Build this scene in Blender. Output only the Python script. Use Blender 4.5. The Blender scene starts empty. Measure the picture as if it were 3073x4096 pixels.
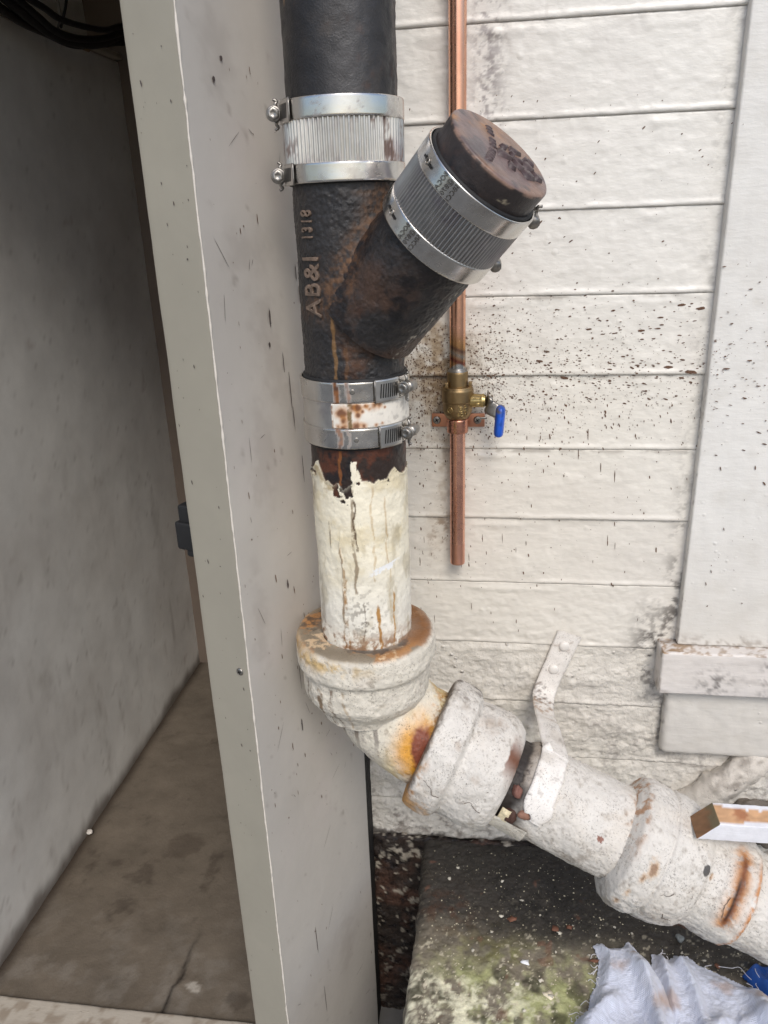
import bpy, bmesh, math, random
import numpy as np
from mathutils import Vector, Matrix
rng = np.random.default_rng(7); random.seed(7)
sc = bpy.context.scene
COL = sc.collection
rad = math.radians

# ------------------------------------------------------------------ camera
D, ZC = 1.115, 1.06                       # distance to the siding, height over the concrete
yaw, pitch, roll, FPX = -0.14584154, 0.36496632, -0.0362528, 3100.0
def cam_axes():
    f = np.array([math.sin(yaw)*math.cos(pitch), math.cos(yaw)*math.cos(pitch), -math.sin(pitch)])
    r = np.array([math.cos(yaw), -math.sin(yaw), 0.0]); u = np.cross(r, f)
    c, s = math.cos(roll), math.sin(roll)
    return c*r + s*u, -s*r + c*u, f
_r, _u, _f = cam_axes()
cam = bpy.data.objects.new('camera', bpy.data.cameras.new('camera'))
COL.objects.link(cam); sc.camera = cam
cam.matrix_world = Matrix(((_r[0], _u[0], -_f[0], 0), (_r[1], _u[1], -_f[1], -D), (_r[2], _u[2], -_f[2], ZC), (0, 0, 0, 1)))
cam.data.sensor_fit = 'VERTICAL'; cam.data.sensor_height = 36.0
cam.data.lens = FPX/4096*36.0
cam.data.clip_start = 0.01; cam.data.clip_end = 500

# ------------------------------------------------------------------ world, sun, exposure
w = bpy.data.worlds.new('World'); sc.world = w; w.use_nodes = True
nt = w.node_tree
sky = nt.nodes.new('ShaderNodeTexSky'); sky.sky_type = 'NISHITA'; sky.sun_disc = False
TOSUN = Vector((0.20, -0.66, 0.72)).normalized()
sky.sun_elevation = math.asin(TOSUN.z); sky.sun_rotation = math.atan2(TOSUN.x, TOSUN.y)
sky.air_density = 1.0; sky.dust_density = 2.0; sky.ozone_density = 1.0
nt.links.new(sky.outputs[0], nt.nodes['Background'].inputs[0])
nt.nodes['Background'].inputs[1].default_value = 0.12
sun = bpy.data.objects.new('sun', bpy.data.lights.new('sun', 'SUN')); COL.objects.link(sun)
sun.data.energy = 1.3; sun.data.angle = rad(22); sun.data.color = (1.0, 0.96, 0.90)
sun.rotation_euler = TOSUN.to_track_quat('Z', 'Y').to_euler()
sc.view_settings.view_transform = 'Standard'; sc.view_settings.look = 'None'
sc.view_settings.gamma = 1.0; sc.view_settings.use_curve_mapping = False
sc.view_settings.exposure = 0.50

# ------------------------------------------------------------------ numeric helpers
def lin(r, g, b):
    a = np.array([r, g, b], float)/255
    return np.where(a <= .04045, a/12.92, ((a+.055)/1.055)**2.4)
def _hash(i, seed):
    i = i.astype(np.int64)
    h = (i[..., 0]*374761393 + i[..., 1]*668265263 + i[..., 2]*2147483647 + seed*1274126177) & 0xffffffff
    h = ((h ^ (h >> 13))*1274126177) & 0xffffffff
    h = ((h ^ (h >> 16))*2246822519) & 0xffffffff
    h = h ^ (h >> 13)
    return (h & 0xffff).astype(np.float32)/32767.5 - 1.0
def vnoise(P, seed=0):
    P = np.asarray(P, np.float32); i = np.floor(P); f = P - i; i = i.astype(np.int64)
    f = f*f*f*(f*(f*6-15)+10)
    o = 0
    for dx in (0, 1):
        wx = f[..., 0] if dx else 1-f[..., 0]
        for dy in (0, 1):
            wy = f[..., 1] if dy else 1-f[..., 1]
            for dz in (0, 1):
                wz = f[..., 2] if dz else 1-f[..., 2]
                o = o + wx*wy*wz*_hash(i + np.array([dx, dy, dz]), seed)
    return o
def fbm(P, sc_=1.0, octv=4, seed=0, gain=.5, stretch=(1, 1, 1)):
    P = np.asarray(P, np.float32)*np.array(stretch, np.float32)*sc_
    if octv >= 4: octv += 1; gain = max(gain, .64)
    o = 0; a = 1.0; t = 0
    for k in range(octv):
        o = o + a*vnoise(P*(2.03**k) + 17.3*k, seed+k); t += a; a *= gain
    return o/t*1.6
def sstep(a, b, x):
    t = np.clip((x-a)/(b-a), 0, 1); return t*t*(3-2*t)
def mixc(c, d, m):
    return c*(1-m[..., None]) + np.asarray(d)*m[..., None]
def blob(P, c, r, seed=0, ns=60., na=.5, soft=.35):
    """noisy ellipsoidal stain round a point of the surface"""
    q = (P-np.array(c))/np.array(r)
    d = np.sqrt((q*q).sum(-1)) + na*fbm(P, ns, 4, seed)
    return 1-sstep(1-soft, 1+soft, d)

# ------------------------------------------------------------------ materials
MATS = {}
def mat(name, metallic=0.0, bump=(( 60, .3),), tint=(40, .12), spec=.5, speck=None, rough=None, color=None, coat=0.0, wave=None, roughvar=.12, sheen=0):
    """colour from the surface's own attribute (or a plain colour) broken up by noise, with fine relief"""
    m = bpy.data.materials.new(name); m.use_nodes = True
    t = m.node_tree; N = t.nodes; L = t.links; b = N['Principled BSDF']
    tc = N.new('ShaderNodeTexCoord')
    if color is None:
        at = N.new('ShaderNodeAttribute'); at.attribute_name = 'Col'; csrc = at.outputs['Color']; rsrc = at.outputs['Alpha']
    else:
        rg = N.new('ShaderNodeRGB'); rg.outputs[0].default_value = (*color, 1); csrc = rg.outputs[0]; rsrc = None
    def noise(scale, detail=5, stretch=None, rgh=.6):
        n = N.new('ShaderNodeTexNoise'); n.inputs['Scale'].default_value = scale; n.inputs['Detail'].default_value = detail
        n.inputs['Roughness'].default_value = rgh
        if stretch:
            mp = N.new('ShaderNodeMapping'); mp.inputs['Scale'].default_value = stretch
            L.new(tc.outputs['Object'], mp.inputs[0]); L.new(mp.outputs[0], n.inputs['Vector'])
        else: L.new(tc.outputs['Object'], n.inputs['Vector'])
        return n.outputs['Fac']
    def ramp(src, a, b_, lo, hi):
        r = N.new('ShaderNodeMapRange'); r.inputs[1].default_value = a; r.inputs[2].default_value = b_
        r.inputs[3].default_value = lo; r.inputs[4].default_value = hi; L.new(src, r.inputs[0]); return r.outputs[0]
    if tint:
        v = ramp(noise(tint[0], 6), .25, .75, 1-tint[1], 1+tint[1])
        mx = N.new('ShaderNodeMix'); mx.data_type = 'RGBA'; mx.blend_type = 'MULTIPLY'; mx.inputs[0].default_value = 1
        L.new(csrc, mx.inputs[6]); L.new(v, mx.inputs[7]); csrc = mx.outputs[2]
    if speck:                                # (scale, threshold, colour, strength)
        s = ramp(noise(speck[0], 3, rgh=.7), speck[1], speck[1]+.06, 0, speck[3])
        s2 = ramp(noise(speck[0]*.08, 3), .40, .62, .15, 1)
        mu = N.new('ShaderNodeMath'); mu.operation = 'MULTIPLY'; L.new(s, mu.inputs[0]); L.new(s2, mu.inputs[1])
        mx = N.new('ShaderNodeMix'); mx.data_type = 'RGBA'; L.new(mu.outputs[0], mx.inputs[0]); L.new(csrc, mx.inputs[6])
        mx.inputs[7].default_value = (*speck[2], 1); csrc = mx.outputs[2]
    L.new(csrc, b.inputs['Base Color'])
    rv = noise(90, 3)
    if rough is not None or rsrc is None:
        L.new(ramp(rv, .2, .8, (rough or .5)-roughvar*.6, (rough or .5)+roughvar*.6), b.inputs['Roughness'])
    else:
        ad = N.new('ShaderNodeMath'); ad.operation = 'ADD'; ad.use_clamp = True
        L.new(rsrc, ad.inputs[0]); L.new(ramp(rv, .2, .8, -roughvar, roughvar), ad.inputs[1]); L.new(ad.outputs[0], b.inputs['Roughness'])
    if isinstance(metallic, str):
        at2 = N.new('ShaderNodeAttribute'); at2.attribute_name = metallic; L.new(at2.outputs['Fac'], b.inputs['Metallic'])
    else: b.inputs['Metallic'].default_value = metallic
    b.inputs['Specular IOR Level'].default_value = spec
    if coat: b.inputs['Coat Weight'].default_value = coat; b.inputs['Coat Roughness'].default_value = .15
    nrm = None
    for bb in bump:
        bp = N.new('ShaderNodeBump'); bp.inputs['Strength'].default_value = bb[1]; bp.inputs['Distance'].default_value = bb[2] if len(bb) > 2 else .002
        if len(bb) > 4 and bb[4] == 'vor':
            vo = N.new('ShaderNodeTexVoronoi'); vo.inputs['Scale'].default_value = bb[0]; L.new(tc.outputs['Object'], vo.inputs['Vector'])
            h = ramp(vo.outputs['Distance'], .0, .28, 1, 0)
            k = ramp(noise(bb[0]*.3, 2), .58, .68, 0, 1)
            mu = N.new('ShaderNodeMath'); mu.operation = 'MULTIPLY'; L.new(h, mu.inputs[0]); L.new(k, mu.inputs[1]); h = mu.outputs[0]
        else:
            h = noise(bb[0], 6, bb[3] if len(bb) > 3 else None)
        L.new(h, bp.inputs['Height'])
        if nrm is not None: L.new(nrm, bp.inputs['Normal'])
        nrm = bp.outputs[0]
    if wave:
        for sx in wave:
            wv = N.new('ShaderNodeTexWave'); wv.inputs['Scale'].default_value = sx[0]; wv.bands_direction = sx[1]
            wv.inputs['Distortion'].default_value = 1.2; wv.inputs['Detail'].default_value = 2; wv.inputs['Detail Scale'].default_value = 2
            L.new(tc.outputs['Object'], wv.inputs['Vector'])
            bp = N.new('ShaderNodeBump'); bp.inputs['Strength'].default_value = sx[2]; bp.inputs['Distance'].default_value = .0015
            L.new(wv.outputs['Fac'], bp.inputs['Height'])
            if nrm is not None: L.new(nrm, bp.inputs['Normal'])
            nrm = bp.outputs[0]
    if nrm is not None: L.new(nrm, b.inputs['Normal'])
    if sheen: b.inputs['Sheen Weight'].default_value = sheen
    MATS[name] = m
    return m

DK = tuple(lin(60, 50, 42))
M_wall = mat('gloss_painted_siding', bump=((30, .45, .004, (.55, 1, 1.5)), (140, .35, .0012, (.5, 1, 1)), (52, .6, .002, None, 'vor')), tint=(18, .05), spec=.45, roughvar=.1)
M_wall_rough = mat('thick_painted_base_wall', bump=((60, .8, .005), (190, .5, .002), (80, 1., .004, None, 'vor')), tint=(30, .10), spec=.4, speck=(260, .62, DK, .6))
M_trim = mat('painted_window_trim', bump=((25, .3, .003), (160, .45, .0015, (.25, 1, 1)), (90, .7, .0015, None, 'vor')), tint=(20, .05), spec=.4, speck=(300, .70, DK, .5))
M_panel = mat('painted_metal_panel', bump=((40, .2, .001), (300, .12, .0008, (1, 1, .3))), tint=(7, .06), spec=.4)
M_iron = mat('tarred_cast_iron', bump=((110, .28, .002), (520, .6, .0010)), tint=(90, .25), spec=.45, roughvar=.15)
M_ironsmooth = mat('worn_cast_iron', bump=((150, .45, .0015), (500, .3, .0008)), tint=(60, .25), spec=.5, roughvar=.12)
M_pipepaint = mat('old_cream_pipe_paint', bump=((50, .45, .003), (170, .45, .0016, (1, 1, .6))), tint=(45, .09), spec=.35, speck=(330, .66, DK, .55))
M_drainpaint = mat('crusted_white_pipe_paint', bump=((40, .35, .004), (150, .38, .0020), (420, .25, .0008)), tint=(50, .07), spec=.35, speck=(430, .57, DK, .62))
M_steel = mat('stainless_steel', metallic='Met', bump=((35, .12, .0015), (300, .06, .0005)), tint=(45, .10), spec=.5, roughvar=.07)
M_steeldark = mat('zinc_bolt_steel', metallic=.9, bump=((200, .2, .001),), color=tuple(lin(150, 146, 140)), rough=.38, tint=(120, .25))
M_slot = mat('dark_slot', metallic=0, bump=(), color=tuple(lin(28, 25, 22)), rough=.7, tint=(60, .2))
M_rubber = mat('black_rubber', bump=((200, .2, .001),), color=tuple(lin(26, 26, 27)), rough=.65, tint=(60, .2))
M_copper = mat('copper', metallic='Met', bump=((40, .08, .001), (220, .05, .0005, (1, 1, .05))), tint=(25, .10), spec=.5, roughvar=.06)
M_brass = mat('cast_brass', metallic=1.0, bump=((330, .35, .0008), (60, .15, .001)), color=tuple(lin(158, 134, 98)), rough=.40, tint=(60, .18))
M_brass_bright = mat('machined_brass', metallic=1.0, bump=((330, .12, .0006),), color=tuple(lin(198, 174, 120)), rough=.30, tint=(60, .12))
M_blue = mat('blue_vinyl', bump=((90, .15, .001),), tint=(50, .1), spec=.5, roughvar=.08)
M_splat = mat('rust_splatter', bump=(), color=tuple(lin(98, 73, 58)), rough=.6, tint=(300, .5), spec=.3)
M_splat2 = mat('grey_dirt_marks', bump=(), color=tuple(lin(86, 78, 76)), rough=.7, tint=(200, .45), spec=.2)
M_crack = mat('paint_crack', bump=(), color=tuple(lin(104, 94, 86)), rough=.9, tint=(200, .4), spec=.1)
M_concrete = mat('damp_concrete', bump=((60, .5, .004), (260, .7, .0022)), tint=(70, .28), spec=.35, speck=(520, .70, tuple(lin(180, 175, 150)), .7), roughvar=.2)
M_found = mat('grimy_foundation', bump=((50, .7, .006), (200, .7, .003)), tint=(60, .4), spec=.4, roughvar=.2)
M_plaster = mat('passage_plaster', bump=((14, .12, .004), (160, .25, .0012)), tint=(9, .10), spec=.25)
M_floor = mat('passage_floor', bump=((30, .3, .003), (160, .5, .002)), tint=(12, .18), spec=.3)
M_cable = mat('black_cable', bump=((80, .1, .001),), tint=(40, .2), spec=.4, rough=.55)
M_wood = mat('raw_and_painted_wood', bump=((160, .5, .0015, (.12, 1, 1)), (400, .3, .001)), tint=(60, .12), spec=.25)
M_cloth = mat('cotton_rag', bump=((500, .25, .001), (60, .3, .003)), tint=(40, .06), spec=.1, wave=((150, 'X', .30), (150, 'Y', .30)), sheen=.3, rough=.95)
M_chip = mat('paint_flake', bump=((200, .3, .001),), tint=(150, .2), spec=.3, rough=.7)
M_glove = mat('blue_nitrile', bump=((40, .3, .003), (300, .15, .001)), color=tuple(lin(22, 74, 150)), rough=.45, tint=(30, .15))
M_ground = mat('yard_concrete', bump=((60, .3, .003),), color=(.17, .165, .155), rough=.85, tint=(6, .3))

# ------------------------------------------------------------------ object helpers
BASE = {}
XF = None                                  # optional map applied to a whole sub-scene while it is built
def thing(name, label, cat, loc, group=None):
    o = bpy.data.objects.new(name, None); COL.objects.link(o); o.location = loc; o.empty_display_size = .02
    o['label'] = label; o['category'] = cat
    if group: o['group'] = group
    BASE[o.name] = np.array(loc, float); return o
def tag(o, label=None, cat=None, group=None, kind=None):
    if label: o['label'] = label
    if cat: o['category'] = cat
    if group: o['group'] = group
    if kind: o['kind'] = kind
    return o
def mk(name, V, F, m, parent=None, col=None, rough=.5, met=None, smooth=True, loc=None):
    """V (n,3) world space, F (k,c) constant corner count -> one mesh object"""
    V = np.asarray(V, np.float64).reshape(-1, 3); F = np.asarray(F, np.int32)
    if XF is not None:
        V = XF(V); loc = XF(np.array(loc, float)) if loc is not None else None
    base = BASE[parent.name] if parent is not None else (np.array(loc, float) if loc is not None else np.zeros(3))
    me = bpy.data.meshes.new(name)
    me.vertices.add(len(V)); me.vertices.foreach_set('co', (V-base).astype(np.float32).ravel())
    k, c = F.shape
    me.loops.add(k*c); me.loops.foreach_set('vertex_index', F.ravel())
    me.polygons.add(k); me.polygons.foreach_set('loop_start', np.arange(0, k*c, c, dtype=np.int32))
    if smooth: me.polygons.foreach_set('use_smooth', np.ones(k, bool))
    me.update(calc_edges=True)
    if col is not None:
        col = np.asarray(col, np.float32)
        col = np.broadcast_to(col, (len(V), 3)) if col.ndim == 1 else col.reshape(-1, 3)
        rg = np.broadcast_to(np.asarray(rough, np.float32).reshape(-1) if np.ndim(rough) else np.float32(rough), (len(V),))
        a = me.attributes.new('Col', 'FLOAT_COLOR', 'POINT')
        a.data.foreach_set('color', np.clip(np.concatenate([col, rg[:, None]], 1), 0, 1).astype(np.float32).ravel())
    if met is not None:
        a = me.attributes.new('Met', 'FLOAT', 'POINT')
        a.data.foreach_set('value', np.broadcast_to(np.asarray(met, np.float32).reshape(-1) if np.ndim(met) else np.float32(met), (len(V),)).astype(np.float32))
    me.materials.append(m); me.validate()
    o = bpy.data.objects.new(name, me); COL.objects.link(o)
    if parent is not None: o.parent = parent
    elif loc is not None: o.location = loc
    BASE[o.name] = base
    return o
def gridfaces(nv, nu, closed=False):
    i = np.arange(nv-1)[:, None]; j = np.arange(nu if closed else nu-1)[None, :]
    a = i*nu + j; b = i*nu + (j+1) % nu
    return np.stack([a, b, b+nu, a+nu], -1).reshape(-1, 4)
def frame(O, A, E):
    A = np.array(A, float); A /= np.linalg.norm(A); E = np.array(E, float); E -= A*(E@A); E /= np.linalg.norm(E)
    return dict(O=np.array(O, float), A=A, E=E, F=np.cross(A, E))
def onf(fr, s, r, a):
    s, r, a = np.broadcast_arrays(s, r, a)
    return fr['O'] + s[..., None]*fr['A'] + r[..., None]*(np.cos(a)[..., None]*fr['E'] + np.sin(a)[..., None]*fr['F'])
def lathe_grid(prof, ds, smooth=0):
    p = np.array(prof, float); seg = np.hypot(*np.diff(p, axis=0).T)
    out = []
    for k in range(len(p)-1):
        n = max(1, int(round(seg[k]/ds)))
        out.append(p[k] + (p[k+1]-p[k])*np.linspace(0, 1, n, endpoint=False)[:, None])
    q = np.concatenate(out+[p[-1:]])
    for _ in range(smooth):
        q[1:-1] = .25*q[:-2] + .5*q[1:-1] + .25*q[2:]
    return q
def lathe(name, fr, prof, m, parent=None, nu=64, ds=.004, smooth=0, disp=None, color=None, rough=.5, met=None, a0=-math.pi, a1=math.pi):
    q = lathe_grid(prof, ds, smooth); closed = abs((a1-a0) - 2*math.pi) < 1e-6
    an = np.linspace(a0, a1, nu, endpoint=not closed)
    S, A = np.meshgrid(q[:, 0], an, indexing='ij'); Rr = np.repeat(q[:, 1:2], nu, 1)
    if disp is not None:
        P = onf(fr, S, Rr, A); Rr = Rr + disp(P, S, A)
    P = onf(fr, S, Rr, A)
    col = rg = mt = None
    if color is not None:
        if callable(color):
            o = color(P, S, A)
            col, rg = o[0], o[1]; mt = o[2] if len(o) > 2 else met
            rg = np.broadcast_to(rg, S.shape)
            if mt is not None: mt = np.broadcast_to(mt, S.shape)
        else: col, rg, mt = np.asarray(color), rough, met
    return mk(name, P, gridfaces(len(q), nu, closed), m, parent, col if col is None or col.ndim == 1 else col.reshape(-1, 3), rg if np.ndim(rg) == 0 or rg is None else np.asarray(rg).ravel(), mt if mt is None or np.ndim(mt) == 0 else np.asarray(mt).ravel())
def rbox(name, lo, hi, b, m, parent=None, step=.02, col=None, rough=.5, disp=0, rot=None, met=None, seg=3, shear=None, loc=None):
    """rounded box; rot = (3x3, centre)"""
    lo, hi = np.array(lo, float), np.array(hi, float); b = min(b, (hi-lo).min()*.49)
    def ax(k):
        n = max(2, int((hi[k]-lo[k]-2*b)/step)+1)
        e = b*(1-np.cos(np.linspace(0, math.pi/2, seg+1)))[:-1]
        e = b*np.tan(np.linspace(0, math.pi/4, seg+1))[:-1] if False else b*np.linspace(0, 1, seg+1)[:-1]
        return np.concatenate([lo[k]+e, np.linspace(lo[k]+b, hi[k]-b, n), hi[k]-e[::-1]])
    X = [ax(0), ax(1), ax(2)]; Vs = []; Fs = []; n0 = 0
    for k in range(3):
        i, j = [(1, 2), (2, 0), (0, 1)][k]
        for s in (0, 1):
            a, c = np.meshgrid(X[i], X[j], indexing='ij')
            P = np.empty(a.shape+(3,)); P[..., i] = a; P[..., j] = c; P[..., k] = hi[k] if s else lo[k]
            f = gridfaces(len(X[i]), len(X[j]))
            if not s: f = f[:, ::-1]
            f = f[:, ::-1] if False else f
            Vs.append(P.reshape(-1, 3)); Fs.append(f+n0); n0 += a.size
    V = np.concatenate(Vs); F = np.concatenate(Fs)
    _, idx, inv = np.unique(np.round(V, 6), axis=0, return_index=True, return_inverse=True)
    V = V[idx]; F = inv.reshape(-1)[F]
    Q = np.clip(V, lo+b, hi-b); N = V-Q; N /= np.maximum(np.linalg.norm(N, axis=1, keepdims=True), 1e-9)
    V = Q + b*N
    if shear is not None: V = shear(V)
    if disp: V = V + N*(disp(V) if callable(disp) else disp*fbm(V, 30, 4, 3))[:, None]
    c2 = col(V, N) if callable(col) else col
    rg = rough
    if isinstance(c2, tuple): c2, rg = c2
    if rot is not None: V = (V-rot[1])@np.array(rot[0]).T + rot[1]
    return mk(name, V, F, m, parent, c2, rg, met, loc=loc)
def catmull(pts, n):
    p = np.array(pts, float); p = np.concatenate([2*p[:1]-p[1:2], p, 2*p[-1:]-p[-2:-1]])
    out = []
    for k in range(1, len(p)-2):
        t = np.linspace(0, 1, n, endpoint=False)[:, None]
        a, b, c, d = p[k-1:k+3]
        out.append(.5*((2*b)+(c-a)*t+(2*a-5*b+4*c-d)*t*t+(-a+3*b-3*c+d)*t**3))
    return np.concatenate(out+[p[-2:-1]])
def pathframes(P, e0=(0, -1, 0)):
    T = np.gradient(P, axis=0); T /= np.linalg.norm(T, axis=1, keepdims=True)
    E = np.array(e0, float); Es = []
    for t in T:
        E = E-t*(E@t); E /= np.linalg.norm(E); Es.append(E)
    Es = np.array(Es); return T, Es, np.cross(T, Es)
def tube(name, P, R, m, parent=None, nu=12, col=None, rough=.5, met=None, e0=(0, -1, 0.01), disp=None, cap=True, loc=None):
    P = np.asarray(P, float); T, E, Fv = pathframes(P, e0)
    R = np.broadcast_to(np.asarray(R, float), (len(P),))
    if cap:
        P = np.concatenate([P[:1], P, P[-1:]]); E = np.concatenate([E[:1], E, E[-1:]]); Fv = np.concatenate([Fv[:1], Fv, Fv[-1:]])
        R = np.concatenate([[1e-5], R, [1e-5]])
    a = np.linspace(-math.pi, math.pi, nu, endpoint=False)
    s = np.concatenate([[0], np.cumsum(np.linalg.norm(np.diff(P, axis=0), axis=1))])
    A = np.repeat(a[None], len(P), 0); S = np.repeat(s[:, None], nu, 1)
    dirv = np.cos(A)[..., None]*E[:, None] + np.sin(A)[..., None]*Fv[:, None]
    V = P[:, None] + R[:, None, None]*dirv
    if disp is not None: V = V + dirv*(disp(V, S, A)*(R[:, None] > 1e-4))[..., None]
    c, rg = col, rough
    if callable(col):
        c, rg = col(V, S, A)[:2]; c = c.reshape(-1, 3); rg = np.broadcast_to(rg, S.shape).ravel()
    return mk(name, V, gridfaces(len(P), nu, True), m, parent, c, rg, met, loc=loc)
def hexhead(name, C, axis, r, h, m, parent, ref=(0, 0, 1)):
    fr = frame(C, axis, ref); V = []; rr = [(0, r*.98), (h*.8, r), (h, r*.86), (h, r*.5), (h*.9, r*.42), (h*.9, 0.0001)]
    for s, q in rr:
        for k in range(6): V.append(onf(fr, np.array(s), np.array(q), np.array(k*math.pi/3)))
    return mk(name, np.array(V), gridfaces(len(rr), 6, True), m, parent, smooth=False)
def ribbon(name, P, W, wd, th, m, parent, col=None, rough=.6, nw=12, disp=0, seed=5):
    """strip of width W swept along P with width directions wd, rounded edges"""
    P = np.asarray(P, float); T = np.gradient(P, axis=0); T /= np.linalg.norm(T, axis=1, keepdims=True)
    wd = np.asarray(wd, float); wd = wd - T*(wd*T).sum(1, keepdims=True); wd /= np.linalg.norm(wd, axis=1, keepdims=True)
    Nn = np.cross(wd, T)
    W = np.broadcast_to(np.asarray(W, float), (len(P),))
    u = np.linspace(-1, 1, nw); prof = [(x, .5*math.sqrt(max(0, 1-abs(x)**8))+.02) for x in u] + [(x, -.5*math.sqrt(max(0, 1-abs(x)**8))-.02) for x in u[::-1]]
    V = np.stack([P + wd*(W/2*x)[:, None] + Nn*(th*y) for x, y in prof], 1)
    if disp: V = V + Nn[:, None]*(disp*fbm(V, 70, 4, seed))[..., None]
    c, rg = col, rough
    if callable(col): c, rg = col(V); c = c.reshape(-1, 3); rg = np.broadcast_to(rg, V.shape[:2]).ravel()
    n = len(prof); F = gridfaces(len(P), n, True)
    return mk(name, V, F, m, parent, c, rg)
def text_mesh(s, size, extrude, bevel=0, spacing=1.0):
    c = bpy.data.curves.new('t', 'FONT'); c.body = s; c.size = size; c.extrude = extrude; c.bevel_depth = bevel
    c.resolution_u = 3; c.space_character = spacing
    o = bpy.data.objects.new('t', c); COL.objects.link(o)
    dg = bpy.context.evaluated_depsgraph_get(); me = bpy.data.meshes.new_from_object(o.evaluated_get(dg))
    V = np.array([v.co[:] for v in me.vertices]); me.calc_loop_triangles()
    F = np.array([t.vertices[:] for t in me.loop_triangles])
    bpy.data.objects.remove(o); bpy.data.curves.remove(c); bpy.data.meshes.remove(me)
    V[:, 0] -= V[:, 0].min(); return V, F
def splats(name, P, U, Vv, ru, rv, m, parent=None, n=8, nrm=None, loc=None, kind='stuff'):
    """flat droplets: centres P, long axis U (n,3), short axis Vv, radii"""
    a = np.linspace(0, 2*math.pi, n, endpoint=False)
    j = 1+.13*rng.standard_normal((len(P), n))
    X = P[:, None] + (U[:, None]*(ru[:, None]*np.cos(a)*j)[..., None] + Vv[:, None]*(rv[:, None]*np.sin(a)*j)[..., None])
    o = mk(name, X, np.arange(len(P)*n).reshape(-1, n), m, parent, smooth=False, loc=loc)
    if kind: o['kind'] = kind
    return o

# ================================================================== SETTING
# ---- siding wall: lapped painted boards, each a piece
XW0, XW1 = -.207, 1.15
PITCH = .0976*D
JZ = [ZC + D*.1946 - PITCH*i for i in range(-7, 13)]            # joints, top to bottom
WHITE = lin(225, 222, 215); CREAM = lin(222, 214, 196)
def rough_k(z): return sstep(.56, .22, z)
def siding_y(x, z):
    """face of the siding (negative = towards the yard) at wall coordinates"""
    x = np.asarray(x, float); z = np.asarray(z, float)
    i = np.floor((JZ[0]-z)/PITCH); zt = JZ[0]-i*PITCH; s = np.clip((zt-z)/PITCH, 0, 1)
    lipk = .0022*(.8+.5*np.sin(i*2.7)) * np.where(z < .62, .45, 1)
    y = -.002 - lipk*s
    P = np.stack([x, x*0, z], -1)
    k = rough_k(z)
    y = y - (.0006+.0022*k)*fbm(P, 26, 4, 11, stretch=(.6, 1, 1.2)) - (.0003+.0009*k)*fbm(P, 110, 3, 12)
    sag = fbm(P, 14, 2, 31, stretch=(1, 1, .15))                # paint sags under each lap
    y = y - .0016*np.clip(sag, 0, 1)*np.exp(-((s-.10)/.05)**2)
    y = y - .0012*np.clip(fbm(P, 45, 2, 19), .45, 1)*(1+1.5*k)
    y = y - .0012*np.exp(-((1-s-.035)/.03)**2)*(1+.7*fbm(P, 30, 2, 33))
    return y
def siding_col(P):
    x, z = P[..., 0], P[..., 2]
    c = np.broadcast_to(WHITE, P.shape).copy()
    i = np.floor((JZ[0]-z)/PITCH); s = (JZ[0]-i*PITCH-z)/PITCH
    c = mixc(c, lin(210, 205, 199), .5*sstep(-.2, .7, fbm(P, 5, 4, 40)))
    c = mixc(c, lin(216, 206, 186), .3*sstep(.98, .80, z)*sstep(.45, .1, x))                    # yellowed towards the pipe
    c = mixc(c, lin(204, 198, 188), .5*sstep(.62, .35, z))
    n1 = fbm(P, 130, 4, 41); n2 = fbm(P, 34, 4, 42)
    g = lin(120, 112, 108)
    # dirty strip behind the copper tube
    c = mixc(c, lin(128, 120, 120), .8*np.exp(-((x+.012)/.020)**2)*sstep(.97, 1.1, z)*sstep(-.1, .5, n1+.5*n2))
    # brown haze round the lower coupling
    hz = np.exp(-(((x+.075)/.055)**2+((z-.845)/.08)**2))
    c = mixc(c, lin(150, 122, 84), .8*hz*sstep(-.5, .5, n1*.6+n2*.6)); c = mixc(c, lin(96, 72, 48), .7*hz*sstep(.15, .6, fbm(P, 170, 3, 45)+.3*n2))
    c = mixc(c, lin(150, 126, 92), .5*np.exp(-((x+.075)/.03)**2)*sstep(.44, .8, z)*sstep(.98, .9, z)*sstep(-.1, .6, n2))
    c = mixc(c, lin(120, 90, 60), .65*np.exp(-(((x+.075)/.02)**2+((z-.60)/.06)**2))*sstep(.05, .5, n1+n2*.5))
    # dark laps near the splatter, and faint lap grime elsewhere
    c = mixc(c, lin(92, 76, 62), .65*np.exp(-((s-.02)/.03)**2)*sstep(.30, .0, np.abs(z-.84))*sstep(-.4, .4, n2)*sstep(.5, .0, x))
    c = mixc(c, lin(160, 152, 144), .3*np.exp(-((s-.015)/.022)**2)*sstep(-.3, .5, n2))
    # mould in corners by trim and low down
    md = np.exp(-((x-.283)/.018)**2)*(.35+.65*sstep(.75, .45, z))*sstep(.24, .40, z)
    md = md + 1.3*np.exp(-(((x-.25)/.025)**2+((z-.40)/.07)**2)) + .7*np.exp(-(((x-.285)/.02)**2+((z-.27)/.07)**2))
    c = mixc(c, lin(70, 64, 60), np.clip(.75*md*sstep(.0, .7, n1*.7+n2*.7+.15), 0, .9))
    low = sstep(.46, .16, z)
    c = mixc(c, g, .55*low*sstep(.1, .9, n1*.8+n2*.6))
    c = mixc(c, lin(120, 110, 100), .5*sstep(.16, .03, z)*sstep(.0, .8, n1*.5+n2*.8))
    c = mixc(c, lin(56, 48, 42), .9*sstep(.008, -.002, z+.010*n2))
    rg = .38 + .25*low + .1*np.clip(hz, 0, 1)
    return c, rg
wall = thing('siding_wall', 'white painted horizontal board siding wall behind the pipes', 'wall', (.3, 0, 0))
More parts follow.
